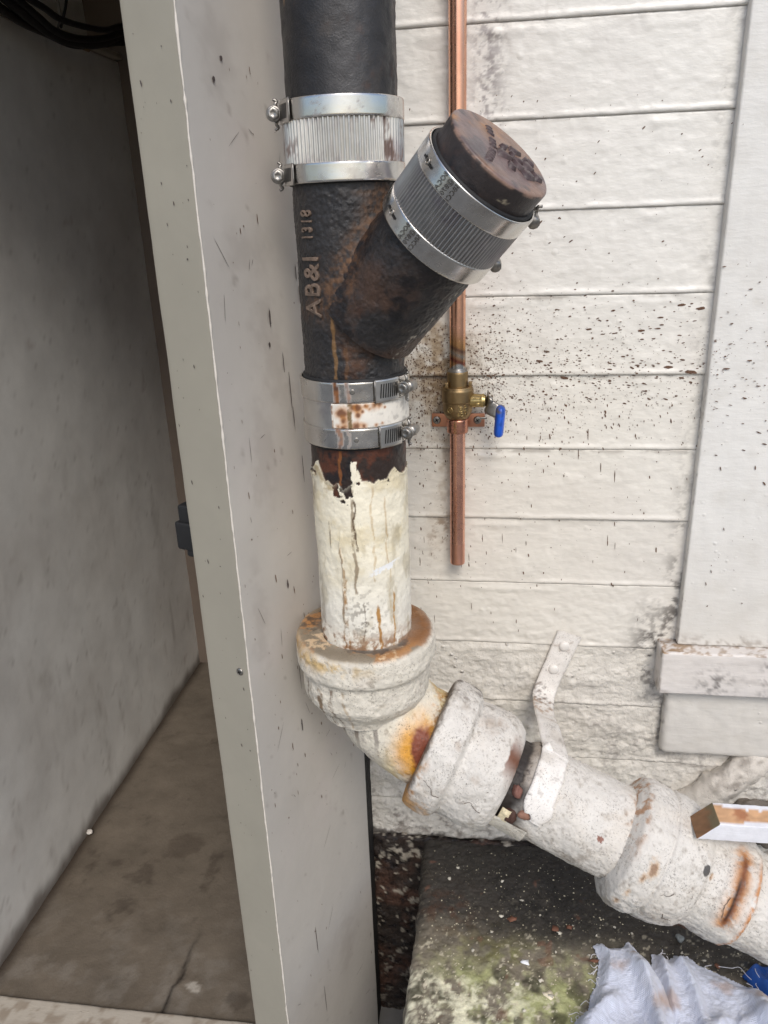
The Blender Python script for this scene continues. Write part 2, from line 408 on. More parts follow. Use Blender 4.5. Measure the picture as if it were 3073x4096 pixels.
for i in range(len(JZ)-1):
    zt, zb = JZ[i], JZ[i+1]
    fine = zb < 1.31
    low = zt < .42
    st = (.0022 if fine else .02)
    if zb < .06: zb = -.004
    if zt < .06: continue
    xs = np.arange(XW0, (.50 if fine else XW1)+st, st) if fine else np.linspace(XW0, XW1, 60)
    zs = np.linspace(zt-.0003, zb+.0003, int((zt-zb)/(.0018 if fine else .02))+2)
    X, Z = np.meshgrid(xs, zs); Yy = siding_y(X, np.clip(Z, zb+.0008, zt-.0008))
    V = np.stack([X, Yy, Z], -1)
    gr = np.clip(.55+.7*fbm(np.stack([xs, 0*xs, 0*xs+zb], -1), 16, 4, 34), .05, 1.3)*(1 if zt > .66 else .6); V[-1, :, 1] += .0011*gr; V[0, :, 1] += .0009*gr
    lip = V[-1].copy(); lip[:, 1] = .001; lip[:, 2] -= .0004; top = V[0].copy(); top[:, 1] = .001; top[:, 2] += .0004
    V = np.concatenate([top[None], V, lip[None]])
    lft = V[:, :1].copy(); lft[:, :, 1] = .02
    V = np.concatenate([lft, V], 1)
    c, rg = siding_col(V)
    mk('board', V, gridfaces(V.shape[0], V.shape[1])[:, ::-1], M_wall_rough if low else M_wall, wall, c.reshape(-1, 3), rg.ravel())
    if fine:                                                     # the board runs on behind the trim
        xs = np.linspace(.498, XW1, 24); X, Z = np.meshgrid(xs, [zt-.0006, zb+.0005])
        V = np.stack([X, -.001+0*X, Z], -1)
        mk('board', V, gridfaces(2, 24)[:, ::-1], M_wall, wall, siding_col(V)[0].reshape(-1, 3), .5)
rbox('sheathing', (XW0+.001, .0065, -.46), (XW1, .03, JZ[0]-.001), .001, M_found, wall, step=.3, col=lin(60, 52, 46), rough=.8)

# ---- blackened foundation below the boards (seen down the gap)
def found_col(V, N):
    n = fbm(V, 45, 4, 50); n2 = fbm(V, 110, 3, 51)
    c = np.broadcast_to(lin(44, 36, 31), V.shape).copy()
    c = mixc(c, lin(84, 58, 46), .6*sstep(.1, .7, fbm(V, 14, 3, 55)))
    c = mixc(c, lin(20, 19, 22), .8*sstep(.0, .6, n2))
    c = mixc(c, lin(160, 152, 138), .9*sstep(.30, .42, n+.3*n2)*sstep(-.7, -.05, V[:, 2]))
    return c, np.where(n2 > .2, .3, .6)
fo = rbox('foundation_wall', (XW0, -.012, -.46), (.6, .004, -.004), .006, M_found, None, step=.004, col=found_col, disp=lambda V: .006*fbm(V, 40, 4, 52), loc=(0, 0, -1))
tag(fo, 'blackened foundation face with pale paint scabs, down the gap left of the concrete', 'wall')

# ---- ground: a wide sheet at the level of the passage
ZG = -.45
gx = np.linspace(-40, 40, 9); X, Y = np.meshgrid(gx, gx)
tag(mk('ground', np.stack([X, Y, 0*X+ZG], -1), gridfaces(9, 9), M_ground, smooth=False), kind='structure')

# ---- concrete slab under the drain, rounded along the gap
def slab_z(x, y):
    P = np.stack([x, y, 0*x], -1)
    z = .0035*fbm(P, 9, 3, 60) + .0018*fbm(P, 55, 4, 61) + .0008*fbm(P, 200, 2, 62)
    return z - .004
def slab_col(P):
    x, y = P[..., 0], P[..., 1]; n = fbm(P, 16, 4, 63); n2 = fbm(P, 60, 4, 64); n3 = fbm(P, 190, 3, 65)
    c = np.broadcast_to(lin(120, 112, 98), P.shape).copy()
    c = mixc(c, lin(150, 144, 124), .6*sstep(-.2, .7, n2))
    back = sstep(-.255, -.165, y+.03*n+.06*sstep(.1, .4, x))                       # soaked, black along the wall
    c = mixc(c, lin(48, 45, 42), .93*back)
    c = mixc(c, lin(80, 56, 44), .7*np.exp(-(((x+.06)/.05)**2+((y+.17)/.05)**2))*sstep(-.3, .5, n2))
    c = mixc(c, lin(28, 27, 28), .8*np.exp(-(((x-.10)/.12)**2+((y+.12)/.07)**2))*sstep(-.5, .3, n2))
    al = sstep(-.205, -.265, y+.045*n)*sstep(.26, .1, x)*sstep(-.12, .0, x+.03*n2)
    c = mixc(c, lin(164, 168, 116), .85*al*sstep(-.5, .4, n+n2*.4))
    c = mixc(c, lin(92, 88, 40), .6*np.exp(-(((x-.02)/.07)**2+((y+.235)/.03)**2))*sstep(-.4, .3, n2))
    li = sstep(-.26, -.305, y+.02*n)*sstep(.14, .0, x)
    c = mixc(c, lin(222, 218, 192), .85*li*sstep(-.25, .35, n2+.3*n))
    c = mixc(c, lin(58, 56, 40), .8*sstep(.25, .6, fbm(P, 38, 3, 66)+.15*n2)*sstep(-.24, -.28, y)*sstep(.2, .1, x))
    c = mixc(c, lin(200, 192, 170), .8*sstep(.62, .72, n3)*sstep(-.1, -.3, y))
    c = mixc(c, lin(112, 76, 60), .5*sstep(.95, 1.1, fbm(P, 33, 3, 68)))
    wet = back*sstep(-.1, .5, n2)
    return c, .72-.5*wet
sx, sy = np.concatenate([np.arange(-.100, .52, .0022), np.arange(.52, 1.0, .01)]), np.arange(-.50, -.011, .0022)
X, Y = np.meshgrid(sx, sy); Z = slab_z(X, Y); V = np.stack([X, Y, Z], -1)
jag = .004*fbm(np.stack([0*sy, sy, 0*sy], -1), 22, 4, 69)
edge = []
for k, aa in enumerate(np.linspace(0, math.pi/2, 9)[1:]):
    e = V[:, 0].copy(); e[:, 0] -= .018*math.sin(aa); e[:, 2] -= .018*(1-math.cos(aa)); edge.append(e)
dn = []
for dz in np.arange(.01, .435, .012):
    e = edge[-1].copy(); e[:, 2] -= dz; e[:, 0] += .006*fbm(e, 30, 3, 70); dn.append(e)
V = np.concatenate([np.stack(dn[::-1]+edge[::-1], 1), V], 1)
kk = len(dn)+8; wj = np.concatenate([np.ones(kk), np.linspace(1, 0, 40)**2]); V[:, :kk+40, 0] += (jag[:, None] + .008)*wj[None]
c, rg = slab_col(V)
fr_ = np.stack([V[0]-np.array([0, .004, dz]) for dz in list(np.arange(.42, .01, -.012))+[.006]]); fr_[..., 2] = np.maximum(fr_[..., 2], ZG); V = np.concatenate([fr_, V]); c, rg = slab_col(V)
cs = mk('concrete_slab', V, gridfaces(V.shape[0], V.shape[1]), M_concrete, None, c.reshape(-1, 3), rg.ravel()); tag(cs, kind='structure')

# ---- passage on the left: floor, walls, ledge, unseen ceilings added for shade
KP = 1.4057                                # the passage lies lower and farther back than the slab
CAM0 = np.array([0, -D, ZC])
XF = lambda V: CAM0 + (V-CAM0)*KP
XL, YB, YF = -.737, .535, -.40
def pw_col(V, N):
    n = fbm(V, 5, 5, 80); n2 = fbm(V, 22, 4, 81, stretch=(1, 1, .3)); n3 = fbm(V, 70, 3, 82)
    c = np.broadcast_to(lin(220, 218, 213), V.shape).copy()
    c = mixc(c, lin(182, 175, 167), .4*sstep(-.5, 1.0, n))
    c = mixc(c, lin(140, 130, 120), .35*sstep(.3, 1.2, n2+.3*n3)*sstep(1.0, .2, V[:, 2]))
    c = mixc(c, lin(140, 120, 110), .35*sstep(.7, 1.1, fbm(V, 16, 4, 83)))
    st_ = fbm(V, 46, 4, 94, stretch=(1, 1, .12)); c = mixc(c, lin(128, 119, 109), .4*sstep(.45, 1.1, st_+.3*n)*sstep(.75, .1, V[:, 2]))
    c = mixc(c, lin(96, 84, 74), .6*np.exp(-((V[:, 2]-.72-.02*fbm(V, 9, 3, 95))/.0025)**2)*sstep(-.1, .3, n)*sstep(.1, -.2, V[:, 1]))
    c = mixc(c, lin(150, 144, 136), .35*sstep(.75, 1.1, fbm(V, 110, 3, 96)))
    c = mixc(c, lin(80, 66, 54), .8*sstep(.035, .0, V[:, 2]+.012*n2))
    return c, .7
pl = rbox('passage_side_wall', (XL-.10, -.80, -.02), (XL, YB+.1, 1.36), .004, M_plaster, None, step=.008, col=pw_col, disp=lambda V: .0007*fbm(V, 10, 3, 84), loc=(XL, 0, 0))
tag(pl, 'grey stained plaster side wall inside the dark passage, left', 'wall')
pu = rbox('passage_upper_wall', (XL-.20, -.80, 1.3605), (XL-.055, YB+.1, 2.4), .003, M_plaster, None, step=.02, col=pw_col, loc=(XL, 0, 1.36))
tag(pu, 'set-back upper wall above the cable ledge in the passage', 'wall')
lg = rbox('wall_ledge', (XL-.055, -.80, 1.3605), (XL+.012, YB, 1.372), .003, M_plaster, None, step=.02, col=lin(176, 166, 150), loc=(XL, 0, 1.36), disp=.001)
tag(lg, 'pale narrow ledge carrying the cables along the passage wall', 'ledge')
pb = rbox('passage_back_wall', (XL-.2, YB, -.02), (-.10, YB+.08, 2.4), .003, M_plaster, None, step=.02, col=lin(112, 100, 90), loc=(-.5, YB, 0))  # passage shadow painted into this wall as a darker colour
tag(pb, 'dark back wall closing the passage behind the white panel edge', 'wall')
pc = rbox('passage_shade_ceiling', (-1.2, -.50, 1.56), (-.245, YB+.1, 1.60), .003, M_plaster, None, step=.1, col=lin(140, 134, 126)); tag(pc, kind='structure')  # unseen ceiling, added and placed to keep the passage dark
rf = rbox('passage_inner_shade_ceiling', (-.2445, -.295, 1.56), (-.12, YB+.1, 1.60), .003, M_plaster, None, step=.1, col=lin(140, 134, 126)); tag(rf, kind='structure')  # unseen piece added to close the roof against light leaks
pr_ = rbox('passage_light_stop', (-.20, -.295, -.02), (-.16, YB+.02, 2.4), .003, M_plaster, None, step=.05, col=lin(120, 110, 100), loc=(-.2, .3, 0))  # unseen wall shaped to block light leaking in behind the siding
tag(pr_, 'unseen inner wall of the passage, shaped to block light leaks, behind the white panel', 'wall')
def fl_col(P):
    n = fbm(P, 7, 4, 85); n2 = fbm(P, 30, 4, 86); n3 = fbm(P, 90, 3, 87)
    c = np.broadcast_to(lin(104, 95, 84), P.shape).copy()
    c = mixc(c, lin(90, 81, 70), .5*sstep(-.3, .8, n))
    c = mixc(c, lin(136, 130, 122), .4*sstep(-.1, .8, n2)*sstep(-.1, -.4, P[..., 1]))
    c = mixc(c, lin(62, 53, 45), .5*sstep(.5, .85, fbm(P, 17, 4, 88)))
    c = mixc(c, lin(78, 69, 62), .35*sstep(.7, 1.1, n3))
    c = mixc(c, lin(52, 42, 34), .85*np.exp(-((P[..., 0]-XL)/.014)**2))
    xc = -.455 + .03*(P[..., 1]+.37) + .006*fbm(P, 40, 3, 89)
    c = mixc(c, lin(34, 28, 24), .9*np.exp(-((P[..., 0]-xc)/.004)**2)*sstep(-.22, -.32, P[..., 1]))
    c = mixc(c, lin(70, 60, 51), .5*blob(P, (-.545, -.075, 0), (.035, .03, 1), 90, 40, .35, .2))
    c = mixc(c, lin(176, 170, 160), .7*blob(P, (-.43, -.34, 0), (.012, .006, 1), 91, 150, .7, .2))
    return c, .75
X, Y = np.meshgrid(np.arange(XL, -.296, .004), np.arange(-.386, YB, .004)); P = np.stack([X, Y, .0012*fbm(np.stack([X, Y, 0*X], -1), 30, 4, 92)-.002], -1)
c, rg = fl_col(P); tag(mk('passage_floor', P, gridfaces(*X.shape), M_floor, None, c.reshape(-1, 3), rg), kind='structure')
def th_col(V, N):
    n = fbm(V, 70, 4, 93); c = np.broadcast_to(lin(176, 168, 156), V.shape).copy()
    c = mixc(c, lin(128, 112, 90), sstep(-.05, .15, n-2.*sstep(-.62, -.5, V[:, 0])+.9)*sstep(-.50, -.4, V[:, 0]))
    c = mixc(c, lin(132, 118, 102), .7*sstep(.0, .6, n)); return c, .6
th = rbox('door_threshold', (XL+.001, -.52, -.02), (-.30, -.388, .006), .004, M_trim, None, step=.004, col=th_col, disp=.0008, loc=(-.5, -.45, 0))
tag(th, 'worn threshold with flaking white paint at the passage mouth', 'threshold')

XF = None
# ================================================================== WINDOW TRIM
trim = thing('window_trim', 'white painted window casing with projecting sill and apron, right of the siding', 'window trim', (.5, 0, .2))
def trim_col(V, N):
    n = fbm(V, 120, 4, 100); n2 = fbm(V, 24, 4, 101)
    c = np.broadcast_to(lin(222, 220, 215), V.shape).copy()
    c = mixc(c, lin(206, 202, 194), .5*sstep(-.2, .9, n2))
    c = mixc(c, lin(200, 194, 184), .5*sstep(.7, .4, V[:, 2]))
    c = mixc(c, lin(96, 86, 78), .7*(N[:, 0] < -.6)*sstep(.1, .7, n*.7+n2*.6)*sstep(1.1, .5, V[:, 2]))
    c = mixc(c, lin(130, 118, 106), .6*sstep(.452, .43, V[:, 2])*sstep(.40, .42, V[:, 2])*sstep(-.2, .5, n))
    return c, .42
rbox('casing', (.2895, -.022, .426), (.62, .0, 1.9), .003, M_trim, trim, step=.004, col=trim_col, disp=lambda V: .0007*fbm(V, 30, 4, 102, stretch=(1, 1, .4)))
def sill_col(V, N):
    n = fbm(V, 130, 4, 103, gain=.7); n2 = fbm(V, 30, 4, 104)
    c = np.broadcast_to(lin(212, 206, 200), V.shape).copy()
    top = N[:, 2] > .5
    c = mixc(c, lin(150, 112, 66), top*.85*sstep(-.25, .35, n+.4*n2)*sstep(.36, .27, V[:, 0]))
    c = mixc(c, lin(150, 128, 104), top*.7*sstep(-.15, .5, n+.3*n2))
    c = mixc(c, lin(84, 74, 66), top*.7*sstep(-.024, -.012, V[:, 1])*sstep(-.5, .3, n2))
    fr_ = N[:, 1] < -.5
    c = mixc(c, lin(118, 108, 102), fr_*.65*sstep(.1, .8, fbm(V, 60, 4, 105, stretch=(.15, 1, 1))))
    c = mixc(c, lin(70, 66, 64), fr_*.8*sstep(-.1, .6, n)*(np.exp(-(((V[:, 0]-.345)/.03)**2+((V[:, 2]-.375)/.022)**2))+.7*np.exp(-((V[:, 0]-.42)/.012)**2)))
    c = mixc(c, lin(110, 92, 70), (N[:, 0] < -.5)*.7*sstep(-.2, .6, n2+n*.4))
    return c, .5
rbox('sill', (.263, -.047, .351), (.66, .0, .4255), .004, M_trim, trim, step=.003, col=sill_col, disp=lambda V: .0011*fbm(V, 60, 4, 106, stretch=(.3, 1, 1)))
rbox('apron', (.2805, -.026, .2225), (.64, .0, .3508), .010, M_trim, trim, step=.004, col=trim_col, disp=lambda V: .0012*fbm(V, 40, 4, 107))

# ================================================================== WHITE PANEL (edge towards the yard)
PC = np.array([-.290, .786-D, 0]); PE = np.array([-.200, 1.04-D, 0])       # near corner and far edge in plan
PU = (PE-PC)/np.linalg.norm(PE-PC); PN = np.array([PU[1], -PU[0], 0]); PW = np.linalg.norm(PE-PC); PT = .065
RP = (np.stack([PU, -PN, np.array([0, 0, 1.])], 1), np.zeros(3))            # local (along, into, up) -> world
def onP(u, d, z): return PC + u*PU - d*PN + np.array([0, 0, z])
panel = thing('door_panel', 'tall white painted panel with screwed edge strip, standing left of the pipes', 'panel', (PC[0], PC[1], ZG))
def panel_col(V, N):
    n = fbm(V, 9, 4, 110); n2 = fbm(V, 40, 4, 111); n3 = fbm(V, 120, 3, 112, stretch=(1, 1, .35))
    face = N[:, 1] < -.5
    c = np.where(face[:, None], lin(186, 181, 174), lin(152, 147, 134))  # edge strip's dimmer light painted in as a darker tone
    c = mixc(c, lin(188, 181, 176), .5*face*sstep(.25, .8, n)); c = mixc(c, lin(162, 157, 142), .3*(~face)*sstep(.0, 1., n))
    c = mixc(c, lin(160, 152, 146), face*.35*sstep(.75, 1.1, n2+.25*n3))
    for q, r, s in (((.09, 0, .955), (.018, 1, .030), 1), ((.075, 0, 1.03), (.032, 1, .018), 2), ((.11, 0, .90), (.02, 1, .035), 3), ((.055, 0, 1.21), (.02, 1, .03), 4), ((.13, 0, .86), (.012, 1, .03), 5), ((.07, 0, .80), (.02, 1, .05), 6), ((.03, 0, .6), (.012, 1, .05), 7), ((.18, 0, -.1), (.02, 1, .04), 8)):
        c = mixc(c, lin(150, 142, 135), face*.3*blob(V, q, r, s, 60, 1.0, .8))
    c = mixc(c, lin(120, 108, 100), .4*sstep(.95, 1.2, n3+.2*n2)*face)
    c = mixc(c, lin(140, 132, 118), (~face)*.5*np.exp(-((V[:, 1]-PT)/.0018)**2))
    return c, .42
def pmk(name, lo, hi, *a, **k):
    o = rbox(name, lo, hi, *a, **k); return o
XF = lambda V: V if V.ndim == 1 else PC + V@RP[0].T
rbox('slab', (0, 0, ZG), (PW, PT, 2.05), .0016, M_panel, panel, step=.005, col=panel_col, disp=lambda V: .0004*fbm(V, 14, 4, 113))
XF = None
zz = np.arange(ZG+.01, 2.04, .004)
bead = PC[None]+PN*.0002+np.stack([.0004*fbm(np.stack([0*zz, 0*zz, zz], -1), 60, 3, 114), 0*zz, zz], -1)
tube('edge_bead', bead, np.clip(.0011+.0007*fbm(bead, 120, 3, 115), .0003, .002), M_panel, panel, 8, col=lin(212, 205, 194), rough=.35)
def phillips(parent, C, axis, r, m=M_steeldark, nm='screw'):
    fr = frame(C, axis, (0, 0, 1))
    s = lathe(nm, fr, [(0, r), (r*.18, r), (r*.38, r*.72), (r*.42, .00005)], m, parent, nu=24, ds=r*.2)
    for k in (0, 1):
        u = fr['E']*math.cos(.5+k*math.pi/2)+fr['F']*math.sin(.5+k*math.pi/2); v = np.cross(fr['A'], u); o = fr['O']+fr['A']*r*.5
        V = [o+u*a*r*.55+v*b*r*.13 for a, b in ((-1, -1), (1, -1), (1, 1), (-1, 1))]
        mk('screw_slot', V, [[0, 1, 2, 3]], M_slot, s, smooth=False)
    return s
phillips(panel, onP(-.0002, .0135, .5405), -PU, .0050)
for nm, lo, hi in (('latch', (.012, .0652, .686), (.045, .100, .722)), ('latch_lever', (.014, .0652, .721), (.042, .094, .744)), ('latch_foot', (.014, .0652, .677), (.042, .088, .687))):
    XF = lambda V: V if V.ndim == 1 else PC + V@RP[0].T
    rbox(nm, lo, hi, .003, M_rubber, panel, step=.01)
XF = None

jb = rbox('gap_light_block', (-.2125, -.074, ZG), (-.2048, .006, 2.05), .001, M_found, None, step=.1, col=lin(30, 27, 25), rough=.8, loc=(-.208, -.03, ZG)); tag(jb, 'added near-black light-blocking jamb strip in the slot between panel edge and siding', 'filler')  # added to block light; near-black colour stands in for shade in the gap

# ================================================================== STACK
PX, PY = -.1545, -.25
FV = frame((PX, PY, 0), (0, 0, 1), (0, -1, 0))                 # angle 0 faces the yard, grows to the right
RUST = lin(128, 82, 46); RUSTD = lin(84, 54, 38); ORANGE = lin(158, 98, 44)
def iron_base(P, seed):
    n = fbm(P, 22, 4, seed); n2 = fbm(P, 90, 4, seed+1)
    c = np.broadcast_to(lin(44, 42, 42), P.shape).copy()
    c = mixc(c, lin(27, 26, 28), .8*sstep(-.2, .6, n)); c = mixc(c, lin(60, 52, 45), .45*sstep(.1, .9, fbm(P, 45, 4, seed+3)))
    c = mixc(c, RUSTD, .45*sstep(.4, .95, n2*.7+fbm(P, 12, 3, seed+2)*.6))
    return c, n, n2
def drip(A, S, a0, w, s0, s1, P, seed=3, wob=.04):
    a = a0 + wob*fbm(np.stack([0*S, 0*S, S], -1), 60, 3, seed)
    ww = w*(1+.45*fbm(np.stack([0*S, 0*S, S], -1), 120, 3, seed+1))
    return sstep(1.25, .75, np.abs(A-a)/ww)*sstep(s0-.004, s0, S)*sstep(s1+.004, s1-.002, S)
# upper pipe
def up_col(P, S, A):
    c, n, n2 = iron_base(P, 120)
    c = mixc(c, lin(88, 86, 86), .55*np.exp(-((A-.35)/.4)**2)*sstep(-.5, .4, n))  # grey sheen painted on as a lighter stripe right of centre
    c = mixc(c, lin(140, 112, 80), .9*(np.abs(A+.93+.03*fbm(P, 90, 3, 7)) < .035)*sstep(1.245, 1.255, S)*sstep(-.6, .2, n2))
    return c, .42+.2*sstep(0, .6, n2)
up = thing('upper_cast_iron_pipe', 'black tarred cast iron pipe rising above the top coupling', 'pipe', (PX, PY, 1.13))
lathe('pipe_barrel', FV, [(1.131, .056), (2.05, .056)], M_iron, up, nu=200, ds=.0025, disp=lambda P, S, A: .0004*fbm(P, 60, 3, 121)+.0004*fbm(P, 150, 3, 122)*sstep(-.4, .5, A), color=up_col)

# couplings ---------------------------------------------------------
STEEL = lin(206, 203, 198)
def clamp(parent, fr, s0, s1, R, bolt, sgn, rust=0, seed=0, loops=False, drips=None, label=None):
    """worm clamp: band, slotted tongue, housing, hex bolt; the bolt lies at angle `bolt`, head pointing to sgn"""
    w = s1-s0; mid = (s0+s1)/2
    def bc(P, S, A):
        n = fbm(P, 60, 4, seed); n2 = fbm(P, 200, 3, seed+1)
        c = np.broadcast_to(STEEL, P.shape).copy()
        c = mixc(c, lin(160, 152, 144), .4*sstep(0, .8, n))
        mt = np.ones(S.shape)
        r = rust*sstep(.3, .8, n2*.6+n*.7); 
        if drips:
            for a0, ww, st in drips:
                r = np.maximum(r, st*drip(A, S, a0, ww, s0-.01, s1+.01, P, seed+5))
        if rust > .3: r = np.maximum(r, .8*sstep(.15, .7, fbm(P, 55, 4, seed+9, stretch=(1, 1, .3)))*sstep(.0, .7, A))
        c = mixc(c, mixc(np.broadcast_to(RUST, P.shape), RUSTD, sstep(-.2, .5, n2)), np.clip(r, 0, 1))
        return c, .24+.45*np.clip(r, 0, 1)+.06*n, 1-np.clip(r*1.3, 0, 1)
    e = .0009
    band = lathe('clamp_band', fr, [(s0, R-.0016), (s0, R), (s0+e, R+e*.4), (s1-e, R+e*.4), (s1, R), (s1, R-.0016)], M_steel, parent, nu=180, ds=.0015, color=bc,
                 disp=lambda P, S, A: .00025*fbm(P, 45, 2, seed+3))
    hw = w*.56
    # slotted tongue over the band, from the bolt round to the front
    a_t = bolt+sgn*.16; a_e = bolt+sgn*.66; lo, hi = min(a_t, a_e), max(a_t, a_e)
    lathe('tongue', fr, [(mid-hw, R+.0004), (mid-hw, R+.0018), (mid+hw, R+.0018), (mid+hw, R+.0004)], M_steel, band, nu=24, ds=.002, a0=lo, a1=hi, color=STEEL, rough=.33, met=1.0)
    aa = a_e; P1 = onf(fr, np.array([mid-hw, mid+hw]), np.array([R+.0026]*2), np.array([aa]*2))
    tube('tongue_edge', np.linspace(P1[0], P1[1], 4), .0009, M_steeldark, band, 6)
    for k in range(8):
        a = bolt+sgn*(.21+.048*k); h = hw*.62
        V = [onf(fr, np.array(mid+q*h), np.array(R+.0021), np.array(a+d+.012*q)) for q, d in ((-1, -.011), (-1, .011), (1, .011), (1, -.011))]
        mk('slot', V, [[0, 1, 2, 3]], M_slot, band, smooth=False)
    # screw housing and hex bolt, tangential
    C = onf(fr, np.array(mid), np.array(R+.0072), np.array(bolt)); er = onf(fr, np.array(0.), np.array(1.), np.array(bolt))-fr['O']
    tg = sgn*np.cross(fr['A'], er); tg /= np.linalg.norm(tg)
    tube('screw_housing', np.linspace(C-tg*.011, C+tg*.003, 5), [.0060, .0066, .0066, .0066, .006], M_steeldark, band, 10, e0=fr['A'])
    for q in (-1, 1):                                          # bent wings above and below the screw
        W = catmull([C+fr['A']*q*.004-er*.004, C+fr['A']*q*.0085-er*.001+tg*.001, C+fr['A']*q*(hw+.001)-er*.003, C+fr['A']*q*(hw+.0035)+er*.0005], 4)
        tube('housing_wing', W, .0016, M_steeldark, band, 6, e0=er)
    tube('bolt_shank', np.linspace(C+tg*.002, C+tg*.010, 3), .0038, M_steeldark, band, 10, e0=fr['A'])
    lathe('bolt_washer', frame(C+tg*.0085, tg, fr['A']), [(0, .0074), (.0014, .0076), (.0018, .006), (.0018, .0001)], M_steeldark, band, nu=24, ds=.001)
    hexhead('bolt_head', C+tg*.010, tg, .0064, .0042, M_steeldark, band, fr['A'])
    if loops:
        for a in (loops,):
            for q, ln in ((-.10, .05), (.10, .05)):
                V = [onf(fr, np.array(mid+d*.0011-q*.004), np.array(R+.0012), np.array(a+q+ln*e_)) for e_, d in ((-1, -1), (1, -1), (1, 1), (-1, 1))]
                mk('slot', V, [[0, 1, 2, 3]], M_slot, band, smooth=False)
            Cc = onf(fr, np.array(mid), np.array(R+.001), np.array(a)); e3 = onf(fr, np.array(0.), np.array(1.), np.array(a))-fr['O']; t3 = np.cross(fr['A'], e3)
            ring = [Cc+.0026*(math.cos(q)*fr['A']+math.sin(q)*t3) for q in np.linspace(0, 2*math.pi, 14)]
            tube('rivet_ring', ring, .0007, M_steeldark, band, 6, e0=e3, cap=False)
    if label:
        for txt, a, dz in label:
            V, F = text_mesh(txt, .0062, .00008, 0, 1.05)
            # reads round the band
            Q = onf(fr, mid-V[:, 0]+V[:, 0].max()/2+dz, R+.0011+V[:, 2], a-V[:, 1]/R)
            mk('stamped_lettering', Q, F, M_slot_grey, band, smooth=False)
    return band
M_slot_grey = mat('stamped_shadow', metallic=.6, bump=(), color=tuple(lin(96, 92, 88)), rough=.5, tint=(60, .2))
def shield(parent, fr, s0, s1, R, ncorr, seed, rust=0, flat=False, drips=None, tone=STEEL):
    def dsp(P, S, A): return 0*S if flat else .0015*np.sin(A*ncorr)*sstep(s0, s0+.004, S)*sstep(s1, s1-.004, S)
    def col(P, S, A):
        n = fbm(P, 50, 4, seed); n2 = fbm(P, 160, 4, seed+1, stretch=(1, 1, .35))
        c = np.broadcast_to(tone, P.shape).copy(); c = mixc(c, lin(150, 140, 150), .4*sstep(0, .7, n))
        r = 0*S
        if rust:
            r = rust*sstep(.05, .55, n2+.3*n)*(.25+.65*np.clip(sstep(-.4, -1.1, A)+sstep(.3, .75, A), 0, 1))
        if drips:
            for a0, ww, st in drips: r = np.maximum(r, st*drip(A, S, a0, ww, s0-.01, s1+.01, P, seed+5))
        c = mixc(c, mixc(np.broadcast_to(ORANGE*.8, P.shape), RUSTD, sstep(-.3, .4, n2)), np.clip(r, 0, 1))
        return c, .34+.4*np.clip(r, 0, 1), 1-np.clip(1.3*r, 0, 1)
    return lathe('shield', fr, [(s0, R), (s1, R)], M_steel, parent, nu=(ncorr*6 if not flat else 160), ds=.003, disp=dsp, color=col)
def gasket(parent, fr, s0, s1, R, ri):
    return lathe('gasket', fr, [(s0, ri), (s0, R), (s1, R), (s1, ri)], M_rubber, parent, nu=96, ds=.004)

c1 = thing('upper_pipe_coupling', 'corrugated stainless coupling with rust streaks on the vertical stack, bolts on its left', 'pipe coupling', (PX, PY, 1.092))
gasket(c1, FV, 1.0915, 1.169, .0586, .0555); shield(c1, FV, 1.1005, 1.161, .0605, 76, 130, rust=.95)
clamp(c1, FV, 1.1495, 1.1685, .0618, -1.42, 1, rust=.5, seed=131); clamp(c1, FV, 1.0925, 1.1105, .0618, -1.42, 1, rust=.12, seed=132)

c2 = thing('lower_pipe_coupling', 'smooth stainless coupling with rusty paper label, below the wye', 'pipe coupling', (PX, PY, .822))
D1 = ((-.175, .050, 1.), (.03, .035, .75))
gasket(c2, FV, .8195, .898, .0588, .0555); shield(c2, FV, .826, .892, .0606, 60, 140, flat=True, drips=((-.215, .052, .95), (.06, .045, .8)))
clamp(c2, FV, .8735, .8955, .0618, 1.16, -1, seed=141, drips=D1); clamp(c2, FV, .8225, .8445, .0618, 1.22, -1, seed=142, drips=((-.16, .04, .85), (.0, .02, .5)))
def lab_col(P, S, A):
    n = fbm(P, 150, 4, 145); n2 = fbm(P, 60, 4, 146)
    c = np.broadcast_to(lin(226, 220, 208), P.shape).copy(); c = mixc(c, lin(170, 164, 156), .6*sstep(0, .6, n)*sstep(.1, .7, A))
    for a, s, r in ((-.10, .862, .011), (-.08, .853, .008), (-.17, .8475, .006), (-.08, .8465, .008), (.12, .8690, .007), (.2, .8685, .007), (.28, .8640, .004), (.36, .869, .006), (.5, .8695, .008), (.58, .8700, .008), (.2, .8600, .005), (.17, .8475, .008), (.29, .8480, .006), (.52, .8480, .004), (.64, .8490, .003), (.4, .866, .004), (.33, .870, .005), (.7, .866, .003)):
        d = np.hypot((A-a)*.061, S-s)/(r*.8) + .5*n2
        c = mixc(c, lin(190, 124, 48), .7*sstep(1.3, .3, d)); c = mixc(c, lin(96, 52, 28), .85*sstep(.75, .15, d))
    c = mixc(c, lin(110, 86, 46), .95*sstep(1.2, .8, np.abs(A-.055-.02*n2)/.04)*sstep(-.6, .1, n))
    c = mixc(c, lin(130, 84, 40), .8*sstep(-.245, -.27, A)*sstep(-.5, .3, n))
    return c, .6, 0.
lathe('paper_label', FV, [(.8455, .0609), (.8455, .0613), (.8725, .0613), (.8725, .0609)], M_steel, c2, nu=120, ds=.0012, a0=-.29, a1=1.5, color=lab_col)
for z_, a in ((.886, .115), (.833, .145)):
    lathe('rivet', frame(onf(FV, np.array(z_), np.array(.0622), np.array(a)), onf(FV, np.array(0.), np.array(1.), np.array(a))-FV['O'], (0, 0, 1)), [(0, .003), (.0006, .0028), (.0007, .0001)], M_steeldark, c2, nu=16, ds=.001)

